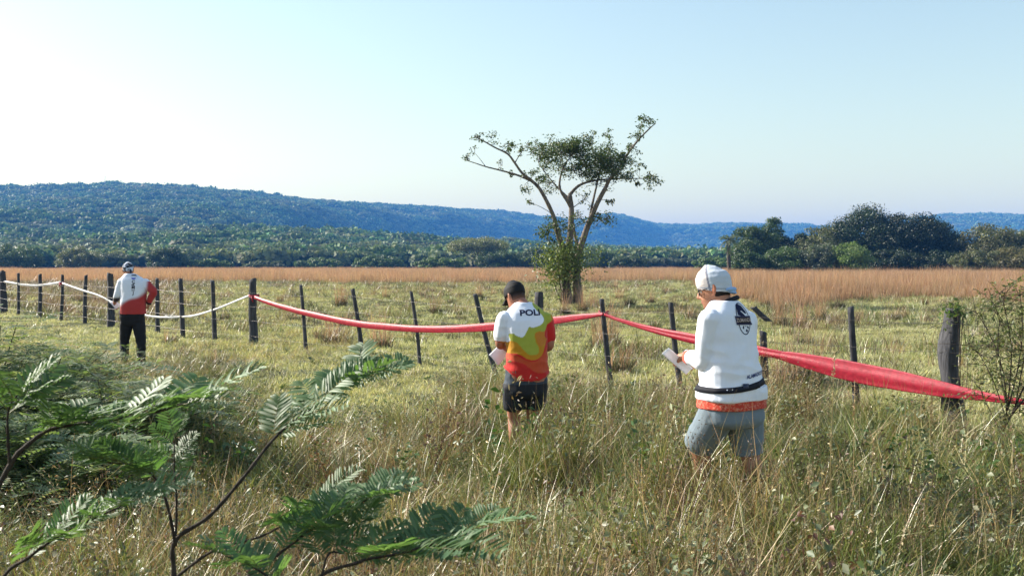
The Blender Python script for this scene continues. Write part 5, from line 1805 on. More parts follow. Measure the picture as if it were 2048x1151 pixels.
def sm1(t):
    return np.clip(t, 0, 1) ** 2 * (3 - 2 * np.clip(t, 0, 1))


# ---------------------------------------------------------------- the near man: white shirt, grey shorts
def man_near():
    D0 = 6.667
    J = lambda px, py, dd=0.0: P(px, py, D0 + dd)
    yaw = RAD(38)
    f, r = axes(yaw)
    gxy = J(1470, 1040)
    t = empty('person', Vector((gxy.x, D0, gz1(gxy.x, D0))), 'person in white long-sleeved shirt, grey shorts and pale head cover, holding folded paper', 'person')
    TR = [(J(1449, 600), .075, .07), (J(1451, 611), .115, .088), (J(1454, 627), .165, .11), (J(1456, 650), .188, .125), (J(1457, 690), .19, .14), (J(1460, 735), .197, .160), (J(1462, 775), .21, .172), (J(1462, 812), .215, .18), (J(1462, 838), .195, .16)]
    lsh, rsh = J(1420, 636, -.105), J(1492, 640, .115)
    lel, rel = J(1409, 720, -.07), J(1490, 724, .24)
    lwr, rwr = J(1371, 711, .12), J(1425, 722, .42)
    lhip, rhip = J(1440, 822, -.06), J(1488, 822, .07)
    lkn, rkn = J(1397, 888, .17), J(1496, 902, .10)
    lan, ran = J(1406, 985, .30), J(1512, 985, -0.02)
    b = MB()
    torso(b, TR, yaw)
    hd = Head(J(1429, 577, .04), RAD(68), RAD(-14), 0, 1.06)
    hd.skull(b)
    limb(b, [J(1448, 622), J(1444, 603, .01), hd.p(0, -.02, -.06)], [.075, .066, .062])
    limb(b, [lsh, (lsh + lel) / 2, lel, (lel + lwr) / 2, lwr], [.058, .052, .042, .040, .028])
    limb(b, [rsh, (rsh + rel) / 2, rel, (rel + rwr) / 2, rwr], [.058, .052, .042, .040, .028])
    hd_l = (J(1352, 718, .2) - lwr).normalized()
    hand(b, lwr + hd_l * 0.01, hd_l, Vector((0.75, 0.2, -.5)), 1.0, -1, 0.98)
    hd_r = (J(1400, 725, .44) - rwr).normalized()
    hand(b, rwr + hd_r * 0.01, hd_r, Vector((-.5, -.6, -.3)), 0.7, 1, 0.98)
    for hip, kn, an in ((lhip, lkn, lan), (rhip, rkn, ran)):
        limb(b, [hip, (hip + kn) / 2, kn, kn + (an - kn) * .32 - f * .02, kn + (an - kn) * .7, an], [.098, .084, .062, .062, .045, .038])
    body = to_solid(b, .0065, 3, 'body')
    V, N_ = mesh_co(body)
    C = np.tile(np.array(SKIN), (len(V), 1)) * np.array([1.0, .98, .96])
    hl = np.array([tuple(hd.M.inverted() @ Vector(v)) for v in V])
    inh = (np.abs(hl[:, 0]) < .1) & (np.abs(hl[:, 1]) < .13) & (hl[:, 2] > -.13)
    beard = inh & (hl[:, 1] > .02) & (hl[:, 2] < -.05)
    C[beard] *= np.array([.72, .74, .76])
    lips = inh & (hl[:, 1] > .085) & (np.abs(hl[:, 2] + .067) < .009) & (np.abs(hl[:, 0]) < .026)
    C[lips] = s2l(150, 88, 80)
    for q in (-1, 1):
        eye = inh & ((hl[:, 0] - q * .033) ** 2 + (hl[:, 2] - .002) ** 2 < .011 ** 2) & (hl[:, 1] > .05)
        C[eye] = s2l(205, 200, 195)
        C[inh & ((hl[:, 0] - q * .033) ** 2 + (hl[:, 2] - .002) ** 2 < .0055 ** 2) & (hl[:, 1] > .05)] = (0.02, .015, .01)
    ear = inh & (np.abs(hl[:, 0]) > .078)
    C[ear] *= np.array([1.12, .92, .9])
    part('body', body, t, C, M_SKIN)

    # shirt
    b = MB()
    torso(b, TR[:-2] + [(J(1463, 770), .222, .186), (J(1463, 796), .230, .192)], yaw, 4, 2.3, .014)
    limb(b, [lsh, (lsh + lel) / 2 + r * -.005, lel, (lel * .55 + lwr * .45), lel * .2 + lwr * .8], [.078, .072, .06, .052, .042])
    limb(b, [rsh, (rsh + rel) / 2, rel, (rel + rwr) / 2, rel * .2 + rwr * .8], [.078, .072, .06, .052, .042])
    shirt = to_solid(b, .0065, 6, 'shirt')
    zt = J(0, 690).z
    wrinkle(shirt, .010, 4.6, 3.0, (1.3, 1.0, 2.1), lambda V: 0.35 + 0.9 * sm1((J(0, 650).z - V[:, 2]) / .3) + 0.6 * sm1((J(1400, 0).x - V[:, 0]) / .1))
    bv = bvh_of(shirt)
    V, _ = mesh_co(shirt)
    C = np.tile(np.array(s2l(230, 234, 244)), (len(V), 1))
    for wr, el in ((lwr, lel), (rwr, rel)):
        dd = np.linalg.norm(V - np.array(tuple(el * .2 + wr * .8)), axis=1)
        C[dd < .062] = s2l(206, 92, 70)
    part('shirt', shirt, t, C, M_CLOTH)
    # red hem showing under the white shirt
    b = MB()
    torso(b, [(J(1463, 783), .23, .193), (J(1463, 800), .237, .2), (J(1463, 813), .242, .204)], yaw, 5, 2.3, .0)
    hem = to_solid(b, .006, 2, 'hem')
    wrinkle(hem, .005, 9, 8.0, (1, 1, .4))
    V, _ = mesh_co(hem)
    C = np.tile(np.array(s2l(188, 62, 44)), (len(V), 1))
    pat = np.array([abs(noise.noise(Vector(v) * 55)) < .10 for v in V])
    C[pat] = s2l(205, 130, 105)
    part('undershirt_hem', hem, t, C, M_CLOTH)

    # shorts
    b = MB()
    torso(b, [(J(1462, 792), .205, .17), (J(1462, 815), .222, .186), (J(1464, 838), .218, .184), (J(1464, 850), .17, .14)], yaw, 5, 2.3, 0)
    lend = lhip + (lkn - lhip) * .98; rend = rhip + (rkn - rhip) * 1.0
    limb(b, [lhip + Vector((0, 0, .02)), (lhip + lend) / 2, lend], [.128, .118, .104], 6, 18)
    limb(b, [rhip + Vector((0, 0, .02)), (rhip + rend) / 2, rend], [.128, .116, .104], 6, 18)
    sh = to_solid(b, .0065, 5, 'shorts')
    wrinkle(sh, .008, 6, 12.0, (1, 1, 1.6))
    V, _ = mesh_co(sh)
    # straight hems: flatten what runs past each knee
    for hip, end in ((lhip, lend), (rhip, rend)):
        ax = np.array(tuple((end - hip).normalized())); e = np.array(tuple(end)); q = (V - e) @ ax
        rad = np.linalg.norm((V - e) - q[:, None] * ax, axis=1)
        m = (q > 0.004) & (rad < .16) & (np.linalg.norm(V - e, axis=1) < .2)
        V[m] -= ax * (q[m] - 0.004)[:, None]
    set_co(sh, V)
    part('shorts', sh, t, s2l(112, 126, 136), M_CLOTH)

    # socks and shoes
    for kn, an, pit in ((lkn, lan, 0.0), (rkn, ran, .35)):
        b = MB()
        limb(b, [kn + (an - kn) * .62, an], [.056, .046], 4, 14)
        s_ = to_solid(b, .007, 2, 'sock'); part('sock', s_, t, s2l(24, 24, 28), M_DARK)
        b = MB(); shoe(b, an, 0, f, 1, pit)
        s_ = to_solid(b, .007, 3, 'shoe'); part('shoe', s_, t, s2l(38, 38, 42), M_DARK)

    # head cover (two stretched panels and a nape flap), hair, glasses
    b = MB()
    hd.dome(b, -.012, .012, 0.035, .012)
    cap = to_solid(b, .006, 3, 'head_cover')
    wrinkle(cap, .0025, 16, 5.0, (1, 1, 2.5))
    V, _ = mesh_co(cap)
    loc = np.array([tuple(hd.M.inverted() @ Vector(v)) for v in V])
    C = np.where((loc[:, 1] > .012)[:, None], np.array(s2l(206, 198, 196)), np.array(s2l(196, 204, 214)))
    C[np.abs(loc[:, 1] - .012) < .006] = s2l(126, 128, 142)
    C[(np.abs(loc[:, 2] - (.004 + loc[:, 1] * .3)) < .0035)] = s2l(140, 148, 165)
    hcv = part('head_cover', cap, t, C, M_CLOTH)
    b = MB()
    limb(b, [hd.p(-.045, -.085, -.025), hd.p(0, -.112, -.03), hd.p(.045, -.085, -.025)], [.022, .026, .022], 4, 10, 0.6)
    limb(b, [hd.p(-.03, -.098, -.045), hd.p(0, -.115, -.055), hd.p(.03, -.098, -.045)], [.016, .018, .016], 4, 10, 0.5)
    fl = to_solid(b, .005, 3, 'nape_flap'); part('nape_flap', fl, hcv, s2l(150, 182, 222), M_CLOTH) if False else None
    o = new_obj('nape_flap', fl, t); set_col(fl, s2l(150, 182, 222), M_CLOTH)
    b = MB()
    for (z, w, dp) in ((-.03, .074, .085), (-.055, .068, .075)):
        pass
    b.loft([(hd.p(0, -.022, z), hd.v(rx, 0, 0), hd.v(0, ry, 0)) for z, rx, ry in ((.0, .076, .078), (-.025, .0755, .077), (-.05, .066, .07), (-.066, .05, .058))], (1, 1, 1), 24)
    hr = to_solid(b, .005, 2, 'hair'); part('hair', hr, t, s2l(30, 24, 22), M_DARK)
    b = MB()
    band_pts = [hd.p(math.cos(a) * .062, -.055 + math.sin(a) * .07, -.098 - .012 * math.sin(a)) for a in np.linspace(math.pi * .9, math.pi * 2.1, 16)]
    limb(b, band_pts, [.016] * 16, 2, 10)
    cl = to_solid(b, .005, 2, 'collar'); part('collar', cl, t, s2l(26, 28, 38), M_DARK)
    gl = new_obj('glasses', None, t) if False else None
    b = MB()
    for q in (-1, 1):
        rim = [hd.p(q * .036 + math.copysign(abs(math.cos(a)) ** .7, math.cos(a)) * .029, .104 - abs(q * .036 + math.cos(a) * .027) * .25, .0 + math.copysign(abs(math.sin(a)) ** .7, math.sin(a)) * .021) for a in np.linspace(0, 6.283, 25)]
        b.tube(rim, .0042, (.01, .01, .012), 6)
        b.tube([hd.p(q * .064, .088, .008), hd.p(q * .079, .05, .008), hd.p(q * .082, -.005, .006), hd.p(q * .08, -.02, -.008)], .003, (.01, .01, .012), 6)
    b.tube([hd.p(-.008, .102, .006), hd.p(0, .106, .008), hd.p(.008, .102, .006)], .0026, (.01, .01, .012), 6)
    go = new_obj('glasses', b.mesh('glasses', M_PLAST, True), t)
    mG, ng_, og = mat_new('lens_glass')
    pg = ng_.nodes.new('ShaderNodeBsdfPrincipled'); pg.inputs['Base Color'].default_value = (.8, .85, .85, 1); pg.inputs['Transmission Weight'].default_value = .9; pg.inputs['Roughness'].default_value = .05; pg.inputs['IOR'].default_value = 1.05
    ng_.links.new(pg.outputs[0], og.inputs['Surface'])
    for q in (-1, 1):
        b = MB()
        ring = [hd.p(q * .036 + math.copysign(abs(math.cos(a)) ** .7, math.cos(a)) * .028, .104 - abs(q * .036 + math.cos(a) * .027) * .25, math.copysign(abs(math.sin(a)) ** .7, math.sin(a)) * .02) for a in np.linspace(0, 6.283, 25)[:-1]]
        b.add([tuple(p) for p in ring], [tuple(range(24))], (1, 1, 1))
        lo = new_obj('lens', b.mesh('lens', mG), go)
        lo.matrix_parent_inverse = parent_inv(t)
        lo.matrix_parent_inverse = Matrix.Identity(4)

    # belt with bottle pouch
    cz = J(1462, 775)
    s0, s1 = J(0, 757).z, J(0, 774).z
    b = band(bv, cz, yaw, lambda a: s0 + (s1 - s0) * (0.5 - 0.5 * math.cos(a - RAD(0))) * 1.0, .036, .006)
    belt = new_obj('belt', b.mesh('belt', M_DARK, True), t)
    set_col(b.mesh('x'), (0, 0, 0), M_DARK) if False else set_col(belt.data, s2l(20, 22, 34), M_DARK)
    b = MB()
    bk = J(1478, 770); hit = bv.ray_cast(Vector((bk.x, bk.y - 1, bk.z + .015)), Vector((0, 1, 0)), 3)
    hp = hit[0] if hit[0] else bk
    b.box(hp + Vector((0, -.012, -.003)), (.02, .008, 0), (0, .004, 0), (0, 0, .022), s2l(30, 40, 70))
    bo = new_obj('buckle', b.mesh('buckle', M_PLAST), belt)
    b = MB()
    bp_ = J(1402, 783, .03)
    bd = (J(1395, 800, .03) - J(1404, 772, .03)).normalized()
    b.tube([bp_ - bd * .06, bp_ - bd * .05, bp_ - bd * .02, bp_ + bd * .02, bp_ + bd * .045], [.016, .03, .034, .034, .028], s2l(222, 222, 222), 14)
    new_obj('bottle', b.mesh('bottle', M_PLAST, True), belt)
    b = MB()
    b.tube([bp_ - bd * .085, bp_ - bd * .08, bp_ - bd * .06, bp_ - bd * .05], [.012, .021, .022, .02], s2l(24, 24, 26), 12)
    b.tube([bp_ + bd * .0, bp_ + bd * .012, bp_ + bd * .02], [.0365, .0365, .0365], s2l(24, 24, 26), 14)
    new_obj('bottle_cap', b.mesh('bottle_cap', M_PLAST, True), belt)
    for c_ in belt.children:
        c_.matrix_parent_inverse = Matrix.Identity(4)

    # watch
    b = MB()
    wp = lwr - hd_l * .02
    ax1 = hd_l.cross(Vector((0, 0, 1))).normalized(); ax2 = hd_l.cross(ax1)
    b.tube([wp + (ax1 * math.cos(a) + ax2 * math.sin(a)) * .034 for a in np.linspace(0, 6.283, 21)], .008, s2l(60, 60, 62), 6)
    wt = new_obj('watch', b.mesh('watch', M_PLAST, True), t)
    b = MB()
    wf = wp + Vector((-.2, -.8, .55)).normalized() * .038
    nn = (wf - wp).normalized()
    b.tube([wf - nn * .006, wf + nn * .006], .019, s2l(205, 208, 210), 16)
    q = new_obj('dial', b.mesh('dial', M_PLAST, True), wt); q.matrix_parent_inverse = Matrix.Identity(4)

    # print on the back
    dr = f.copy()
    navy = s2l(26, 34, 66)
    org = J(1487, 637, -.1)
    b = MB()
    k = 1 / 300.0 / 0.80
    S = lambda pts: [[(x * k, y * k) for x, y in p] for p in pts]
    def ring2(cx, cy, rx, ry, w, a0=0, a1=6.283, n=30):
        o = [(cx + math.cos(a) * rx, cy + math.sin(a) * ry) for a in np.linspace(a0, a1, n)]
        i = [(cx + math.cos(a) * (rx - w), cy + math.sin(a) * (ry - w)) for a in np.linspace(a0, a1, n)]
        return [[o[j], o[j + 1], i[j + 1], i[j]] for j in range(n - 1)]
    decal(b, flat_shape(S(ring2(0, 0, 15, 25, 1.5))), bv, org, r, Vector((0, 0, 1)), dr, navy)
    decal(b, flat_shape(S([[(-11, 6), (-9, 21), (-4, 24), (4, 20), (9, 12), (10, 8), (6, 8), (0, 13), (-3, 12), (4, 6), (9, 0), (2, 1), (-6, 5)]])), bv, org, r, Vector((0, 0, 1)), dr, navy)
    decal(b, flat_shape(S([[(-5, -12), (-2, -10), (-3, -16), (-6, -15)], [(2, -16), (6, -18), (5, -21), (1, -20)], [(5, -11), (9, -13), (8, -16), (5, -14)], [(0, -11), (3, -11), (2, -13)]])), bv, org, r, Vector((0, 0, 1)), dr, navy)
    decal(b, flat_shape(S([[(-19, 5), (19, 4), (16, -3.5), (20, -10), (-18, -9)]])), bv, org, r, Vector((0, 0, 1)), dr, s2l(62, 60, 84), .0035)
    decal(b, flat_shape(S([[(-16, 3), (15, 2.2), (14, -7.5), (-15, -7)]])), bv, org, r, Vector((0, 0, 1)), dr, s2l(30, 26, 34), .0045)
    decal(b, text_shape('ZUMANDU', .034, .0006, 0, .86), bv, org + Vector((0, 0, -.009)), r, Vector((0, 0, 1)), dr, s2l(178, 160, 150), .0058)
    new_obj('chest_emblem', b.mesh('chest_emblem', M_PRINT), t).name = 'back_emblem'
    b = MB()
    decal(b, text_shape('ALAMADICE PA', .034, .0008, 0.1, .95), bv, J(1512, 748, -.1), r, Vector((0, 0, 1)), dr, s2l(28, 50, 110), .003, RAD(6))
    new_obj('hem_lettering', b.mesh('hem_lettering', M_PRINT), t)

    # folded paper in the hand
    a = J(1331, 701, .13); c = J(1379, 742, .17)
    wv = Vector((.024, 0, .021))
    ps = empty('folded_paper', J(1356, 720, .15), 'folded white paper in the hand of the person with the pale head cover', 'paper')
    for i in range(2):
        off = Vector((0, .003 * i, 0))
        me = sheet([a - wv + off, a + wv + off, c + wv + off, c - wv + off], .0006, .006 + .004 * i, 'leaf', 6, 10)
        set_col(me, (0.8, 0.8, 0.81), M_PAPER)
        new_obj('leaf', me, ps)
    return t


# ---------------------------------------------------------------- man in the wavy white, green, orange shirt
def man_mid():
    D0 = 8.333
    J = lambda px, py, dd=0.0: P(px, py, D0 + dd)
    yaw = RAD(18)
    f, r = axes(yaw)
    g0 = J(1045, 938)
    t = empty('person', Vector((g0.x, D0, gz1(g0.x, D0))), 'person in white, green and red wave-patterned shirt, black cap and black shorts, reading a sheet', 'person')
    TR = [(J(1047, 604, .06), .058, .055), (J(1049, 612, .05), .10, .075), (J(1050, 624, .03), .15, .10), (J(1051, 645, .0), .172, .115), (J(1053, 680, -.02), .162, .115), (J(1054, 715, -.03), .158, .115), (J(1054, 745, -.02), .168, .125), (J(1052, 775), .165, .125), (J(1050, 795), .14, .11)]
    lsh, rsh = J(1010, 636, -.03), J(1090, 638, .05)
    lel, rel = J(1000, 687, -.01), J(1099, 690, .06)
    lwr, rwr = J(1014, 690, .22), J(1075, 700, .28)
    lhip, rhip = J(1032, 772, -.03), J(1070, 772, .03)
    lkn, rkn = J(1028, 838, .04), J(1066, 836, .06)
    lan, ran = J(1030, 920, -.02), J(1068, 920, .06)
    b = MB()
    torso(b, TR, yaw)
    hd = Head(J(1031, 594, .12), RAD(42), RAD(-30), RAD(4), .93)
    hd.skull(b)
    limb(b, [J(1048, 618, .03), J(1043, 608, .06), hd.p(0, -.015, -.05)], [.064, .058, .055])
    limb(b, [lsh, (lsh + lel) / 2, lel, (lel + lwr) / 2, lwr], [.052, .047, .04, .037, .026])
    limb(b, [rsh, (rsh + rel) / 2, rel, (rel + rwr) / 2, rwr], [.052, .047, .04, .037, .026])
    dl = (J(1006, 700, .30) - lwr).normalized(); drr = (J(1050, 702, .32) - rwr).normalized()
    hand(b, lwr, dl, Vector((.5, 0, .6)), .8, 1, .95)
    hand(b, rwr, drr, Vector((-.2, -.6, .4)), .8, -1, .95)
    for hip, kn, an in ((lhip, lkn, lan), (rhip, rkn, ran)):
        limb(b, [hip, (hip + kn) / 2, kn, kn + (an - kn) * .32 - f * .02, kn + (an - kn) * .7, an], [.088, .074, .054, .056, .042, .036])
    body = to_solid(b, .007, 3, 'body')
    V, _ = mesh_co(body)
    C = np.tile(np.array(s2l(158, 106, 84)), (len(V), 1))
    hl = np.array([tuple(hd.M.inverted() @ Vector(v)) for v in V])
    inh = (np.abs(hl[:, 0]) < .1) & (np.abs(hl[:, 1]) < .13) & (hl[:, 2] > -.13)
    lips = inh & (hl[:, 1] > .085) & (np.abs(hl[:, 2] + .067) < .009) & (np.abs(hl[:, 0]) < .026)
    C[lips] = s2l(140, 80, 74)
    for q in (-1, 1):
        C[inh & ((hl[:, 0] - q * .033) ** 2 + (hl[:, 2] - .002) ** 2 < .011 ** 2) & (hl[:, 1] > .05)] = s2l(205, 200, 195)
        C[inh & ((hl[:, 0] - q * .033) ** 2 + (hl[:, 2] - .002) ** 2 < .0055 ** 2) & (hl[:, 1] > .05)] = (.02, .015, .01)
    part('body', body, t, C, M_SKIN)

    b = MB()
    torso(b, TR[:7] + [(J(1053, 757, -.01), .178, .135)], yaw, 4, 2.3, .012)
    limb(b, [lsh, lsh * .5 + lel * .5, lsh * .28 + lel * .72], [.072, .072, .068])
    limb(b, [rsh, rsh * .5 + rel * .5, rsh * .3 + rel * .7], [.07, .068, .064])
    shirt = to_solid(b, .006, 6, 'shirt')
    V, _ = mesh_co(shirt)
    # shirt tail: dips in the middle of the back
    low = V[:, 2] < J(0, 735).z
    xl = (V[:, 0] - J(1062, 0).x) / .17
    V[low, 2] += (np.clip(np.abs(xl[low]) - .35, 0, 1) ** 1.3 * .11) * sm1((J(0, 735).z - V[low, 2]) / .09)
    set_co(shirt, V)
    wrinkle(shirt, .010, 6, 23.0, (1.3, 1.3, 2.0), lambda V: 0.4 + .8 * sm1((J(0, 660).z - V[:, 2]) / .3))
    bv = bvh_of(shirt)
    V, _ = mesh_co(shirt)
    # pattern in shirt coordinates (zoom units of the study sketch)
    px = V[:, 0] / D0 * F + 1024; py = HY - (V[:, 2] - HC) / D0 * F
    X = (px - 940) * 3.197; Y_ = (py - 540) * 3.197
    wob = np.array([noise.noise(Vector(v) * 9) for v in V]) * 5
    X = X + wob; Y_ = Y_ + wob
    C = np.tile(np.array(s2l(188, 40, 34)), (len(V), 1))
    def paint(poly, col):
        q = crom([(a[0], a[1]) for a in poly + poly[:1]], 5)
        C[ipoly(q, X, Y_)] = col
    paint([(200, 505), (300, 535), (350, 560), (420, 570), (480, 510), (530, 450), (530, 600), (480, 640), (420, 640), (370, 605), (330, 580), (200, 545)], s2l(188, 74, 42))
    paint([(200, 380), (380, 300), (470, 180), (560, 200), (545, 330), (500, 420), (478, 480), (455, 535), (415, 562), (365, 555), (325, 530), (280, 518), (200, 512)], s2l(186, 130, 26))
    paint([(385, 180), (480, 190), (520, 290), (510, 350), (485, 392), (440, 384), (412, 400), (420, 450), (440, 492), (430, 526), (392, 532), (355, 515), (300, 455), (250, 440), (235, 405), (330, 360)], s2l(158, 164, 62))
    paint([(414, 398), (492, 386), (494, 440), (452, 482), (430, 452)], s2l(188, 118, 42))
    paint([(120, 440), (120, 150), (395, 150), (398, 215), (425, 255), (458, 285), (468, 315), (444, 346), (402, 360), (374, 358), (354, 398), (336, 420), (302, 414), (275, 396), (245, 404), (250, 450)], s2l(226, 229, 238))
    paint([(488, 345), (600, 300), (600, 460), (484, 430)], s2l(188, 38, 34))
    front = (V - np.array(tuple(J(1053, 680)))) @ np.array(tuple(f)) > .03
    part('shirt', shirt, t, C, M_CLOTH)
    b = MB()
    decal(b, text_shape('POLI', .105 / 1.6, .0022, .12, 1.35), bv, J(1062, 625.5, -.1), r, Vector((0, 0, 1)), f, s2l(26, 30, 66), .003, RAD(1))
    new_obj('back_lettering', b.mesh('back_lettering', M_PRINT), t)

    # shorts
    b = MB()
    torso(b, [(J(1052, 735), .165, .125), (J(1052, 765), .172, .134), (J(1051, 785), .17, .13), (J(1050, 795), .13, .10)], yaw, 5, 2.3, .004)
    lend = lhip + (lkn - lhip) * .56; rend = rhip + (rkn - rhip) * .56
    limb(b, [lhip, (lhip + lend) / 2, lend], [.106, .104, .102], 6, 18)
    limb(b, [rhip, (rhip + rend) / 2, rend], [.106, .102, .098], 6, 18)
    sh = to_solid(b, .0065, 4, 'shorts')
    wrinkle(sh, .010, 7, 31.0, (1.4, 1.4, 1))
    V, _ = mesh_co(sh)
    for hip, end in ((lhip, lend), (rhip, rend)):
        ax = np.array(tuple((end - hip).normalized())); e = np.array(tuple(end)); q = (V - e) @ ax
        m = (q > 0.03) & (np.linalg.norm(V - e, axis=1) < .2)
        V[m] -= ax * (q[m] - 0.03)[:, None]
    set_co(sh, V)
    C = np.tile(np.array(s2l(26, 29, 36)), (len(V), 1))
    C[V[:, 2] > J(0, 765).z] = s2l(52, 62, 74)
    part('shorts', sh, t, C, M_DARK)
    for kn, an in ((lkn, lan), (rkn, ran)):
        b = MB(); shoe(b, an, 0, f)
        part('shoe', to_solid(b, .007, 3, 'shoe'), t, s2l(40, 40, 46), M_DARK)
    # cap with brim, clipped hair
    b = MB()
    hd.dome(b, .012, .012, 0.012, .016)
    cap = to_solid(b, .006, 3, 'cap')
    cp = part('cap', cap, t, s2l(20, 20, 24), M_DARK)
    b = MB()
    rows = []
    for i in range(9):
        a = (i / 8 - .5) * 2.1
        x0, y0 = math.sin(a) * .079, math.cos(a) * .09
        rows.append((hd.p(x0, y0 + .004, .018), hd.p(x0 * 1.05, y0 + .085 * math.cos(a * .75), .010 - .03 * (a / 1.05) ** 2)))
    V = [tuple(p) for rw in rows for p in rw] + [tuple(p + hd.v(0, 0, -.005)) for rw in rows for p in rw]
    Fc = []
    for i in range(8):
        Fc += [(2 * i, 2 * i + 1, 2 * i + 3, 2 * i + 2), (18 + 2 * i, 18 + 2 * i + 2, 18 + 2 * i + 3, 18 + 2 * i + 1), (2 * i + 1, 18 + 2 * i + 1, 18 + 2 * i + 3, 2 * i + 3), (2 * i, 2 * i + 2, 18 + 2 * i + 2, 18 + 2 * i)]
    b.add(V, Fc, s2l(20, 20, 24))
    q = new_obj('brim', b.mesh('brim', M_DARK, True), cp); q.matrix_parent_inverse = Matrix.Identity(4)
    b = MB()
    b.loft([(hd.p(0, -.02, z), hd.v(rx, 0, 0), hd.v(0, ry, 0)) for z, rx, ry in ((.03, .078, .083), (0, .076, .08), (-.03, .07, .076), (-.05, .06, .066), (-.06, .045, .052))], (1, 1, 1), 24)
    hr = to_solid(b, .005, 2, 'hair')
    V, _ = mesh_co(hr)
    hz = np.array([(hd.M.inverted() @ Vector(v)).z for v in V])
    k = sm1((hz + .07) / .07)[:, None]
    part('hair', hr, t, np.array(s2l(120, 84, 70)) * (1 - k) + np.array(s2l(34, 28, 28)) * k, M_DARK)
    # sheet of paper
    ps = empty('map_sheet', J(996, 708, .25), 'white sheet held by the person in the wave-patterned shirt', 'paper')
    me = sheet([J(978, 709, .22), J(996, 731, .2), J(1020, 705, .27), J(1003, 684, .3)], .0005, .008, 'sheet')
    set_col(me, (0.8, 0.8, 0.81), M_PAPER)
    new_obj('leaf', me, ps)


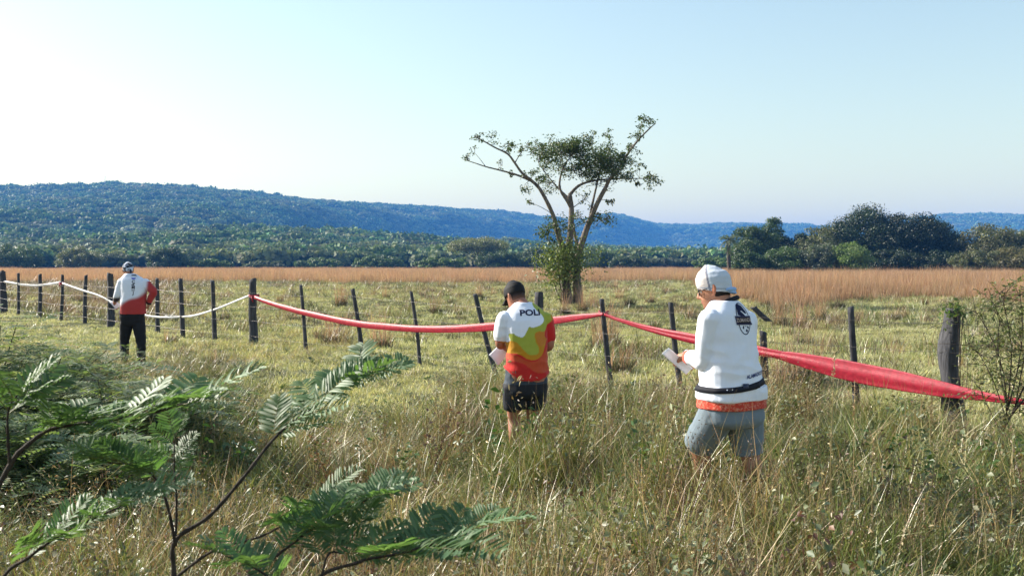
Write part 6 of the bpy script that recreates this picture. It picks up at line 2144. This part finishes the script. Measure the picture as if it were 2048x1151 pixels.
# ---------------------------------------------------------------- man far off: white to red shirt, headscarf
def man_far():
    D0 = 16.5
    J = lambda px, py, dd=0.0: P(px, py, D0 + dd)
    yaw = RAD(8)
    f, r = axes(yaw)
    g0 = J(266, 736)
    t = empty('person', Vector((g0.x, D0, gz1(g0.x, D0))), 'person in white-to-red shirt, black trousers and patterned headscarf, hand on hip', 'person')
    TR = [(J(259, 547, .08), .062, .06), (J(262, 552, .07), .12, .085), (J(265, 560, .05), .178, .108), (J(267, 572, .03), .195, .12), (J(267, 590, 0), .19, .122), (J(266, 608, -.02), .188, .12), (J(265, 622, -.01), .19, .125), (J(264, 636), .175, .125), (J(264, 648), .15, .11)]
    lsh, rsh = J(244, 564, .02), J(290, 565, .05)
    lel, rel = J(234, 592, .0), J(307, 583, -.02)
    lwr, rwr = J(229, 606, .20), J(297, 607, .03)
    lhip, rhip = J(254, 638, -.01), J(276, 638, .02)
    lkn, rkn = J(249, 682, .06), J(282, 684, .0)
    lan, ran = J(249, 727, .0), J(283, 727, .0)
    b = MB()
    torso(b, TR, yaw)
    hd = Head(J(256.5, 540, .13), RAD(14), RAD(-18), RAD(-6), 1.0)
    hd.skull(b)
    limb(b, [J(262, 556, .06), J(259, 549, .09), hd.p(0, -.015, -.05)], [.068, .062, .058])
    limb(b, [lsh, (lsh + lel) / 2, lel, (lel + lwr) / 2, lwr], [.055, .05, .042, .038, .028])
    limb(b, [rsh, (rsh + rel) / 2, rel, (rel + rwr) / 2, rwr], [.055, .05, .042, .038, .028])
    hand(b, lwr, Vector((-.1, .5, -.5)), Vector((.6, -.2, .3)), .9, -1)
    hand(b, rwr, Vector((-.25, .45, -.75)), Vector((-.7, -.2, .1)), .4, -1)
    for hip, kn, an in ((lhip, lkn, lan), (rhip, rkn, ran)):
        limb(b, [hip, (hip + kn) / 2, kn, kn + (an - kn) * .35, an], [.095, .08, .058, .058, .04])
    body = to_solid(b, .008, 3, 'body')
    part('body', body, t, np.array(SKIN) * .85, M_SKIN)
    b = MB()
    torso(b, TR[:7] + [(J(265, 627, 0), .205, .14)], yaw, 4, 2.3, .014)
    limb(b, [lsh, (lsh + lel) / 2, lel, (lel * .55 + lwr * .45)], [.074, .068, .058, .048])
    limb(b, [rsh, (rsh + rel) / 2, rel, (rel + rwr) / 2, rel * .2 + rwr * .8], [.074, .068, .06, .05, .042])
    shirt = to_solid(b, .009, 4, 'shirt')
    wrinkle(shirt, .008, 5, 43.0, (1.2, 1.2, 1.8))
    bv = bvh_of(shirt)
    V, _ = mesh_co(shirt)
    px = V[:, 0] / V[:, 1] * F + 1024; py = HY - (V[:, 2] - HC) / V[:, 1] * F
    line = 609 - (px - 242) / 46 * 22 + np.array([noise.noise(Vector(v) * 6) for v in V]) * 4
    k = sm1((py - line + 5) / 10)
    arm = sm1((px - 289 - (570 - py) * .1) / 9) * (py > 562)
    k = np.maximum(k, arm)
    C = np.array(s2l(226, 229, 238)) * (1 - k[:, None]) + np.array(s2l(172, 58, 56)) * k[:, None]
    dk = sm1((py - 592) / 6) * (px < 240)
    C = C * (1 - dk[:, None]) + np.array(s2l(40, 34, 40)) * dk[:, None]
    part('shirt', shirt, t, C, M_CLOTH)
    b = MB()
    decal(b, flat_shape([[(-.043, .012), (-.03, .024), (.03, .024), (.045, .012), (.03, .006), (-.03, .006)]]), bv, J(265, 552, -.1), r, Vector((0, 0, 1)), f, s2l(30, 26, 40), .004)
    decal(b, flat_shape([[(-.036, .012), (.036, .012), (.022, -.012), (-.018, -.012)]]), bv, J(265.5, 556.8, -.1), r, Vector((0, 0, 1)), f, s2l(70, 80, 190), .004)
    for i, ch in enumerate(('C', 'A', 'M', 'I', 'J')):
        decal(b, text_shape(ch, .07, .002, 0, 1.0), bv, J(266 + i * .3, 563.5 + i * 5.6, -.1), r, Vector((0, 0, 1)), f, s2l(34, 36, 48), .004, RAD(90 if i % 2 else 0))
    new_obj('back_print', b.mesh('back_print', M_PRINT), t)
    b = MB()
    torso(b, [(J(265, 618), .185, .12), (J(264, 632), .19, .135), (J(264, 642), .17, .125), (J(264, 650), .12, .1)], yaw, 5, 2.3, .004)
    for hip, kn, an in ((lhip, lkn, lan), (rhip, rkn, ran)):
        limb(b, [hip, (hip + kn) / 2, kn, kn + (an - kn) * .4, an], [.108, .095, .075, .07, .056])
    tr = to_solid(b, .009, 4, 'trousers')
    wrinkle(tr, .010, 5, 53.0, (1, 1, 1.8))
    part('trousers', tr, t, s2l(22, 22, 27), M_DARK)
    for an in (lan, ran):
        b = MB(); shoe(b, an, 0, f)
        part('shoe', to_solid(b, .008, 3, 'shoe'), t, s2l(40, 40, 46), M_DARK)
    b = MB()
    hd.dome(b, -.02, .009, .03, .008)
    sc = to_solid(b, .007, 2, 'headscarf')
    V, _ = mesh_co(sc)
    pat = np.array([noise.noise(Vector(v) * 24) + .6 * noise.noise(Vector(v) * 50) for v in V])
    loc = np.array([tuple(hd.M.inverted() @ Vector(v)) for v in V])
    wh = (pat > .12) | ((loc[:, 2] < .01) & (loc[:, 0] > -.03) & (pat > -.25))
    C = np.where(wh[:, None], np.array(s2l(200, 208, 224)), np.array(s2l(20, 28, 42)))
    hs = part('headscarf', sc, t, C, M_CLOTH)
    b = MB()
    limb(b, [hd.p(.04, -.095, -.02), hd.p(.05, -.11, -.06), hd.p(.045, -.11, -.09)], [.014, .02, .012], 4, 10, .5)
    kn_ = to_solid(b, .005, 1, 'scarf_tail'); set_col(kn_, s2l(40, 48, 66), M_CLOTH)
    q = new_obj('scarf_tail', kn_, hs); q.matrix_parent_inverse = Matrix.Identity(4)
    b = MB()
    for wr, el in ((rwr, rel),):
        ax = (wr - el).normalized(); a1 = ax.cross(Vector((0, 1, 0))).normalized(); a2 = ax.cross(a1)
        c = wr - ax * .03
        b.tube([c - ax * .03, c + ax * .03], .042, s2l(26, 26, 32), 14)
    new_obj('wristband', b.mesh('wristband', M_DARK, True), t)
    ps = empty('route_card', J(232, 608, .22), 'white card held low by the person with the patterned headscarf', 'paper')
    me = sheet([J(219, 604, .2), J(231, 618, .18), J(243, 611, .22), J(230, 600, .25)], .0006, .01, 'card')
    set_col(me, (.8, .78, .8), M_PAPER)
    new_obj('leaf', me, ps)


man_near(); man_mid(); man_far()
